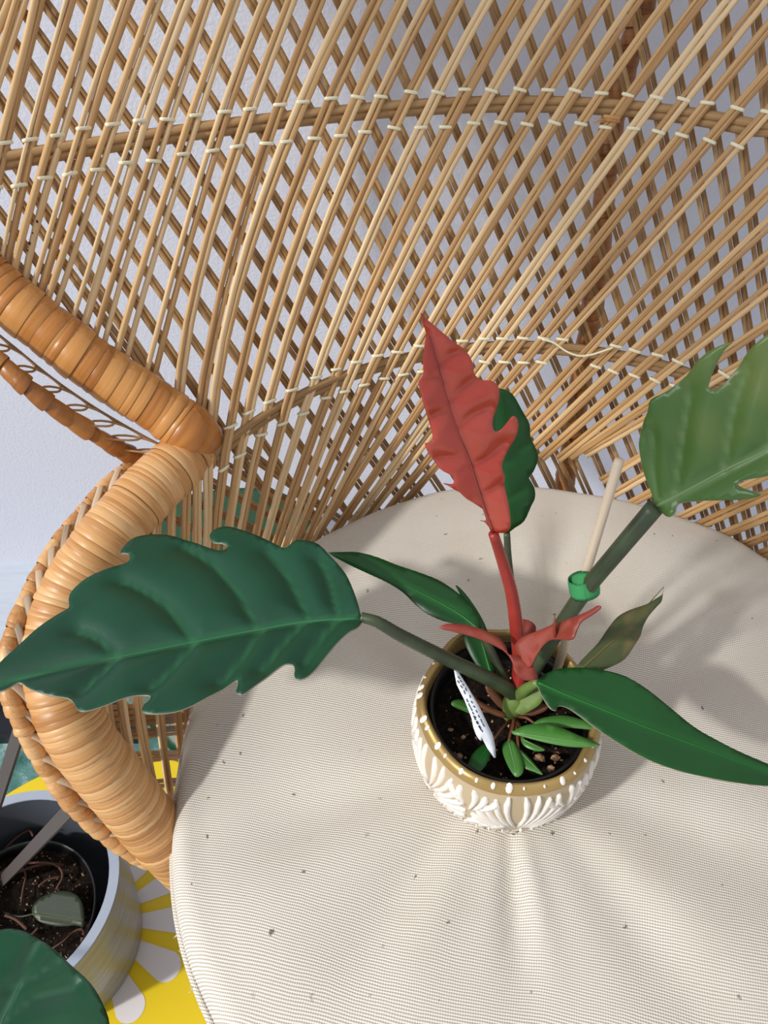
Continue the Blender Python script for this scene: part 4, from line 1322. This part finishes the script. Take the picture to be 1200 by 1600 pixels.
nur = empty('nursery_pot', POT + Vector((0, 0, 0.004)))
tag(nur, 'black plastic nursery pot full of dark soil inside the ceramic bowl', 'pot')
RN = 0.0500
v, f, uv = lathe_geo([(0.0, 0.002), (0.036, 0.002), (RN - 0.003, 0.056), (RN, 0.058), (RN + 0.001, 0.064), (RN - 0.001, 0.0645), (RN - 0.003, 0.058), (RN - 0.005, 0.045)], 64, POT + Vector((0, 0, 0.003)))
mesh_obj('wall', v, f, M['black_plastic'], nur, uv)
def soil_disc(center, R, z, parent, amp=0.003, n=26, seed=0):
    v = []; f = []
    for j in range(n + 1):
        for k in range(48):
            a = 2 * math.pi * k / 48; r = R * j / n
            x, y = math.cos(a) * r, math.sin(a) * r
            h = amp * (noise.noise(Vector((x * 90, y * 90, seed))) + 0.7 * noise.noise(Vector((x * 220, y * 220, seed + 5))))
            v.append(center + Vector((x, y, z + h)))
    for j in range(n):
        for k in range(48):
            k2 = (k + 1) % 48
            f.append((j * 48 + k, j * 48 + k2, (j + 1) * 48 + k2, (j + 1) * 48 + k))
    o = mesh_obj('soil', v, f, M['soil'], parent, None, True)
    o['kind'] = 'stuff'
    return o
soil_disc(POT, RN - 0.004, 0.050, nur, 0.0028, 26, 1)
M['crumb'] = new_mat('bark_crumb', lin((176, 136, 98)), 0.9)
_t = NT(M['crumb']); _i = _t.node('ShaderNodeObjectInfo')
_n = _t.noise(_t.coords('Object'), 130, 2, 0.6)
_t.link(_t.ramp(_n, [(0.38, lin((92, 62, 40))), (0.55, lin((176, 136, 98))), (0.68, lin((214, 196, 170)))]), _t.bsdf.inputs['Base Color'])
def crumbs(center, R, z, parent, count, smin, smax, seed):
    rnd = random.Random(seed)
    m = MB()
    for _ in range(count):
        a = rnd.uniform(0, 6.28); r = R * math.sqrt(rnd.random())
        c = center + Vector((math.cos(a) * r, math.sin(a) * r, z + rnd.uniform(0, 0.002)))
        s = rnd.uniform(smin, smax) * (1.9 if rnd.random() < 0.08 else 1)
        vs = []
        for ax in (X, -X, Y, -Y, Zv, -Zv):
            vs.append(c + ax * s * rnd.uniform(0.5, 1.3) + Vector((rnd.uniform(-1, 1), rnd.uniform(-1, 1), rnd.uniform(-1, 1))) * s * 0.4)
        m.add(vs, [(0, 2, 4), (2, 1, 4), (1, 3, 4), (3, 0, 4), (2, 0, 5), (1, 2, 5), (3, 1, 5), (0, 3, 5)])
    o = m.build('soil_crumbs', M['crumb'], parent, False)
    o['kind'] = 'stuff'
crumbs(POT, RN - 0.006, 0.050, nur, 150, 0.0004, 0.0011, 3)
for x, y, s in ((843, 1184, .0034), (868, 1184, .0026), (860, 1200, .002), (718, 1182, .0022), (806, 1210, .0016), (724, 1152, .0016), (704, 1140, .0016)):
    c = at(x, y, .105)
    bm = bmesh.new(); bmesh.ops.create_icosphere(bm, subdivisions=1, radius=s)
    for vv in bm.verts: vv.co = Vector((vv.co.x * 1.2, vv.co.y, vv.co.z * 0.8)) * random.uniform(0.75, 1.2) + c
    mesh_obj('bark_chip', [q.co.copy() for q in bm.verts], [tuple(q.index for q in fc.verts) for fc in bm.faces], M['crumb'], nur, None, False)
    bm.free()

# ------------------------------------------------------------------ stake, green tie, name tag
sp0 = at(863, 1072, .10); sp1 = at(968, 718, .45)
st = tube('wooden_stake', [sp0, sp0.lerp(sp1, .3), sp0.lerp(sp1, .7), sp0.lerp(sp1, .985), sp1], [.0029, .0029, .0029, .0029, .0026], None, 14, M['stake'], None)
tag(st, 'pale round wooden dowel stake standing in the ceramic planter', 'stake')
tc = at(916, 930, .285)
zt = (tc.z - sp0.z) / (sp1.z - sp0.z)
ca = sp0.lerp(sp1, zt)
pq = catmull(pet4, 16)
cb = min(pq, key=lambda q: abs(q.z - tc.z))
axis = Vector((0.12, 0.72, 0.68)).normalized()
dirv = (cb - ca); dirv = (dirv - axis * dirv.dot(axis))
sepv = dirv.normalized(); perp = axis.cross(sepv)
mb = MB()
for lane, (ph0, tilt_, r_) in enumerate(((0.0, 0.0035, 0.0), (0.6, -0.0045, 0.0011))):
    ringv = []
    half = dirv.length / 2
    midp = (ca + cb) / 2
    N_ = 40
    for k in range(N_ + 1):
        a = 2 * math.pi * k / N_
        q = midp + sepv * (math.cos(a) * (half + 0.0060 + r_)) + perp * (math.sin(a) * (0.0072 + r_)) + axis * (tilt_ * math.cos(a + ph0))
        ringv.append(q)
    tg, fg, ug = tube_geo(ringv, 0.0056, 0.0005, 6, [(q - midp).normalized() for q in ringv], False)
    mb.add(tg, fg, ug)
tie = mb.build('plant_tie', M['velcro'])
tag(tie, 'green plant tape looped around the wooden stake and a leaf stalk', 'plant tie')

tg0 = [(709, 1044), (714, 1046), (731, 1073), (751, 1108), (770, 1148), (774, 1167), (775, 1184), (772, 1184), (762, 1170), (752, 1151), (753, 1158), (749, 1156), (744, 1148), (740, 1137), (737, 1122), (726, 1094), (714, 1070)]
tagroot = empty('plant_label', at(752, 1150, .11))
tag(tagroot, 'white plastic plant name tag with small handwriting leaning in the soil', 'plant label')
make_leaf('blade', tagroot, at(763, 1168, .13), at(711, 1045, .205), X + Y * 0.8 + Zv * 0.5, tg0, M['tag_white'], None, (), 0.004, 0.0007, 0.0, smooth_n=1, rib=False, cup=0.0)
plt_ = plane_from(at(763, 1168, .13), at(711, 1045, .205), X + Y * 0.8 + Zv * 0.5)
rl = random.Random(5)
def stroke(x0, y0, x1, y1, n):
    b, e1, e2, nn, L = plt_
    pts = []
    for k in range(n + 1):
        t = k / n
        u_, w_ = hit(plt_, x0 + (x1 - x0) * t + rl.uniform(-.8, .8), y0 + (y1 - y0) * t + rl.uniform(-.5, .5))
        pts.append(b + e1 * u_ + e2 * w_ + nn * 0.0004)
    return pts
for (x0, y0, x1, y1) in ((715, 1056, 737, 1092), (714, 1063, 728, 1086), (736, 1095, 757, 1137), (728, 1092, 755, 1146), (739, 1118, 752, 1142)):
    n_ = int(math.hypot(x1 - x0, y1 - y0) / 7)
    for k in range(n_):
        if rl.random() < 0.12: continue
        ta, tb = k / n_, (k + rl.uniform(0.55, 0.9)) / n_
        pts = stroke(x0 + (x1 - x0) * ta, y0 + (y1 - y0) * ta, x0 + (x1 - x0) * tb, y0 + (y1 - y0) * tb, 4)
        tube('handwriting', pts, 0.00028, 0.00012, 4, M['ink'], tagroot, plt_[3])

# ------------------------------------------------------------------ floor corner at the left: round mat, rug, tray, grey planter
MATC = Vector((-0.352, 0.288, 0))
rug_v, rug_f = box_geo(-0.95, -0.09, -0.25, 0.565, 0.0, 0.004)
rug = mesh_obj('teal_rug', rug_v, rug_f, M['rug'], None, None, False)
tag(rug, 'teal patterned rug with pale and orange marks under the yellow mat', 'rug')
mat_root = empty('round_mat', MATC + Vector((0, 0, 0.004)))
tag(mat_root, 'round yellow mat printed with a white daisy on the teal rug', 'mat')
v, f, uv = lathe_geo([(0.0, 0.004), (0.228, 0.004), (0.23, 0.0055), (0.228, 0.007), (0.0, 0.007)], 64, MATC)
mesh_obj('mat_disc', v, f, M['yellow'], mat_root, uv, False)
for k in range(13):
    a = D(2) + k * 2 * math.pi / 13
    er = Vector((math.cos(a), math.sin(a), 0)); et = Vector((-math.sin(a), math.cos(a), 0))
    c0 = MATC + Vector((0.006, 0.014, 0.0074))
    v = []
    n_ = 9
    out = []
    for j in range(n_):
        t = j / (n_ - 1)
        r = 0.045 + 0.062 * t
        out.append((r, 0.006 + 0.0105 * t))
    for j in range(1, 6):
        b_ = j / 6 * math.pi / 2
        out.append((0.107 + 0.0165 * math.sin(b_), 0.0165 * math.cos(b_)))
    pts = [c0 + er * r + et * w for r, w in out] + [c0 + er * 0.1237] + [c0 + er * r - et * w for r, w in reversed(out)]
    mesh_obj('petal_print', pts, [tuple(range(len(pts)))], M['petal_print'], mat_root, None, False)
tv, tf = box_geo(-0.8, -0.36, 0.53, 0.592, 0.0, 0.018)
tray = empty('black_tray', (-0.58, 0.56, 0))
tag(tray, 'low black tray edge on the floor behind the rug', 'tray')
mesh_obj('tray_base', *box_geo(-0.8, -0.345, 0.535, 0.592, 0.0041, 0.010), M['tray'], tray, None, False)
mesh_obj('tray_lip', *box_geo(-0.8, -0.345, 0.585, 0.592, 0.010, 0.022), M['tray'], tray, None, False)
mesh_obj('tray_lip', *box_geo(-0.8, -0.345, 0.535, 0.541, 0.010, 0.022), M['tray'], tray, None, False)

PC = Vector((-0.380, 0.280, 0.0075))
PRH = 0.165
gp = empty('grey_planter', PC)
tag(gp, 'round grey glazed planter with a pale rim standing on the yellow mat', 'planter')
v, f, uv = lathe_geo([(0.0, 0.0), (0.088, 0.0), (0.096, 0.004), (0.104, 0.07), (0.108, PRH)], 72, PC)
mesh_obj('body', v, f, M['planter'], gp, uv)
v, f, uv = lathe_geo([(0.108, PRH - 0.0005), (0.1075, PRH + 0.001), (0.0975, PRH + 0.001), (0.097, PRH - 0.0005)], 72, PC)
mesh_obj('rim', v, f, M['planter_rim'], gp, uv, False)
v, f, uv = lathe_geo([(0.097, PRH), (0.094, 0.08), (0.09, 0.012), (0.0, 0.012)], 72, PC)
mesh_obj('lining', v, f, M['planter_in'], gp, uv)
ip = empty('inner_pot', PC + Vector((0, 0, 0.013)))
tag(ip, 'black inner pot of dry soil sunk in the grey planter', 'pot')
IR = 0.079
IC = PC + Vector((-0.006, -0.008, 0))
v, f, uv = lathe_geo([(0.0, 0.014), (0.062, 0.014), (IR - 0.002, 0.112), (IR + 0.001, 0.114), (IR + 0.001, 0.119), (IR - 0.001, 0.119), (IR - 0.003, 0.11), (IR - 0.006, 0.09)], 64, IC)
mesh_obj('wall', v, f, M['black_plastic'], ip, uv)
soil_disc(IC, IR - 0.004, 0.101, ip, 0.004, 30, 9)
crumbs(IC, IR - 0.008, 0.102, ip, 420, 0.0004, 0.0013, 11)

ZS = IC.z + 0.104
gpl = empty('leafy_potted_plant', Vector((IC.x, IC.y, ZS)))
tag(gpl, 'plant with a glossy dark leaf and dry brown roots in the grey planter', 'houseplant')
FO = [(-40, 1470), (-10, 1455), (20, 1452), (50, 1461), (80, 1480), (110, 1507), (140, 1535), (158, 1565), (168, 1600), (160, 1650), (110, 1700), (30, 1730), (-60, 1700), (-110, 1620), (-90, 1530)]
fb = atz(-60, 1690, 0.34); 
make_leaf('leaf', gpl, fb, atz(60, 1470, 0.335), X - Y * 0.3 + Zv * 0.15, FO, M['leaf_fore'], [(-50, 1690), (0, 1600), (60, 1472)], [[(0, 1600), (50, 1560), (110, 1540)], [(20, 1545), (60, 1520), (90, 1500)], [(-20, 1640), (50, 1630), (130, 1620)]], 0.004, 0.0009, -0.1, 0.0, 0.0, 0.0008, 0.004, rib_r=0.0013, rim_mat=M['edge_pale'])
tube('stalk', catmull([Vector((IC.x - 0.03, IC.y - 0.05, ZS - 0.01)), Vector((IC.x - 0.07, IC.y - 0.09, ZS + 0.12)), fb], 8), 0.0026, None, 8, M['petiole'], gpl)
SO = [(50, 1425), (54, 1412), (70, 1400), (92, 1393), (110, 1394), (124, 1402), (131, 1418), (132, 1440), (130, 1449), (118, 1446), (95, 1448), (72, 1444), (58, 1438)]
make_leaf('leaf', gpl, atz(50, 1428, ZS + 0.012), atz(131, 1440, ZS + 0.012), Y + Zv * 0.15, SO, M['leaf_soil'], None, (), 0.004, 0.0006, 0.1)
tube('stalk', catmull([atz(5, 1425, ZS), atz(30, 1432, ZS + 0.008), atz(52, 1428, ZS + 0.012)], 5), 0.001, None, 6, M['leaf_soil'], gpl)
for pts in ([(-10, 1380), (30, 1362), (70, 1350), (100, 1352)], [(-10, 1372), (20, 1352), (60, 1348), (88, 1352), (98, 1368), (88, 1390)], [(33, 1410), (36, 1390), (40, 1368), (34, 1355)],
            [(82, 1482), (100, 1470), (115, 1456), (128, 1452), (135, 1464), (148, 1462)], [(8, 1430), (25, 1437), (42, 1452)], [(-5, 1345), (5, 1330), (25, 1310), (45, 1298), (52, 1306)],
            [(60, 1385), (75, 1374), (95, 1370)], [(130, 1460), (137, 1448), (143, 1438)], [(20, 1455), (45, 1462), (60, 1450)]):
    tube('root', catmull([atz(x, y, ZS + 0.004 + 0.006 * random.random()) for x, y in pts], 5), random.uniform(.0010, .0017), None, 6, M['root'], gpl)

def flat_stake(name, p0, p1, w, th, nrm, label):
    v, f, uv = tube_geo([p0, p0.lerp(p1, .5), p1], w / 2 * 1.2, th / 2 * 1.2, 4, nrm, True, math.pi / 4)
    o = mesh_obj(name, v, f, M['dark_stake'], None, uv, False)
    tag(o, label, 'stake', 'dark stakes in the grey planter')
flat_stake('flat_stake', atz(0, 1380, ZS - 0.01), atz(150, 1222, 0.44), 0.0145, 0.004, Vector((-.2, -0.5, 0.9)), 'dark flat wooden stake leaning right across the grey planter under the armrest')
flat_stake('flat_stake', atz(-50, 1395, ZS - 0.01), atz(42, 1105, 0.43), 0.0145, 0.004, Vector((-.2, -0.6, 0.8)), 'dark flat wooden stake at the left photo edge rising behind the grey planter')

# ------------------------------------------------------------------ big-leaved plant on the floor behind the arm
bp = empty('large_leaf_plant', (-0.25, 0.66, 0.0))
tag(bp, 'dark green large-leaved plant on the floor seen through the lattice below the armrest', 'houseplant')
v, f, uv = lathe_geo([(0.0, 0.0), (0.05, 0.0), (0.062, 0.09), (0.065, 0.1), (0.06, 0.1), (0.056, 0.085), (0.0, 0.085)], 40, (-0.25, 0.66, 0))
mesh_obj('pot', v, f, M['black_plastic'], bp, uv)
BL = [(222, 842), (238, 812), (268, 788), (300, 776), (350, 769), (410, 768), (450, 778), (478, 800), (490, 830), (470, 870), (430, 905), (380, 930), (320, 940), (260, 920), (230, 885)]
bb = atz(420, 900, 0.26)
make_leaf('leaf', bp, bb, atz(235, 830, 0.23), Y + Zv * 0.2, BL, M['leaf_far'], None, (), 0.008, 0.001, 0.08, rib_r=0.002)
BL2 = [(212, 1060), (195, 1090), (205, 1112), (225, 1125), (250, 1150), (265, 1170), (290, 1176), (320, 1150), (330, 1090), (300, 1030), (260, 1010), (225, 1025)]
b2 = atz(300, 1030, 0.20)
make_leaf('leaf', bp, b2, atz(255, 1165, 0.14), X + Zv * 0.2, BL2, M['leaf_far'], None, (), 0.008, 0.001, 0.08, rib_r=0.002)
for t_ in (bb, b2):
    tube('stalk', catmull([Vector((-0.25, 0.66, 0.08)), Vector((-0.25, 0.66, 0.08)).lerp(t_, 0.5) + Zv * 0.02, t_], 8), 0.004, None, 8, M['petiole'], bp)
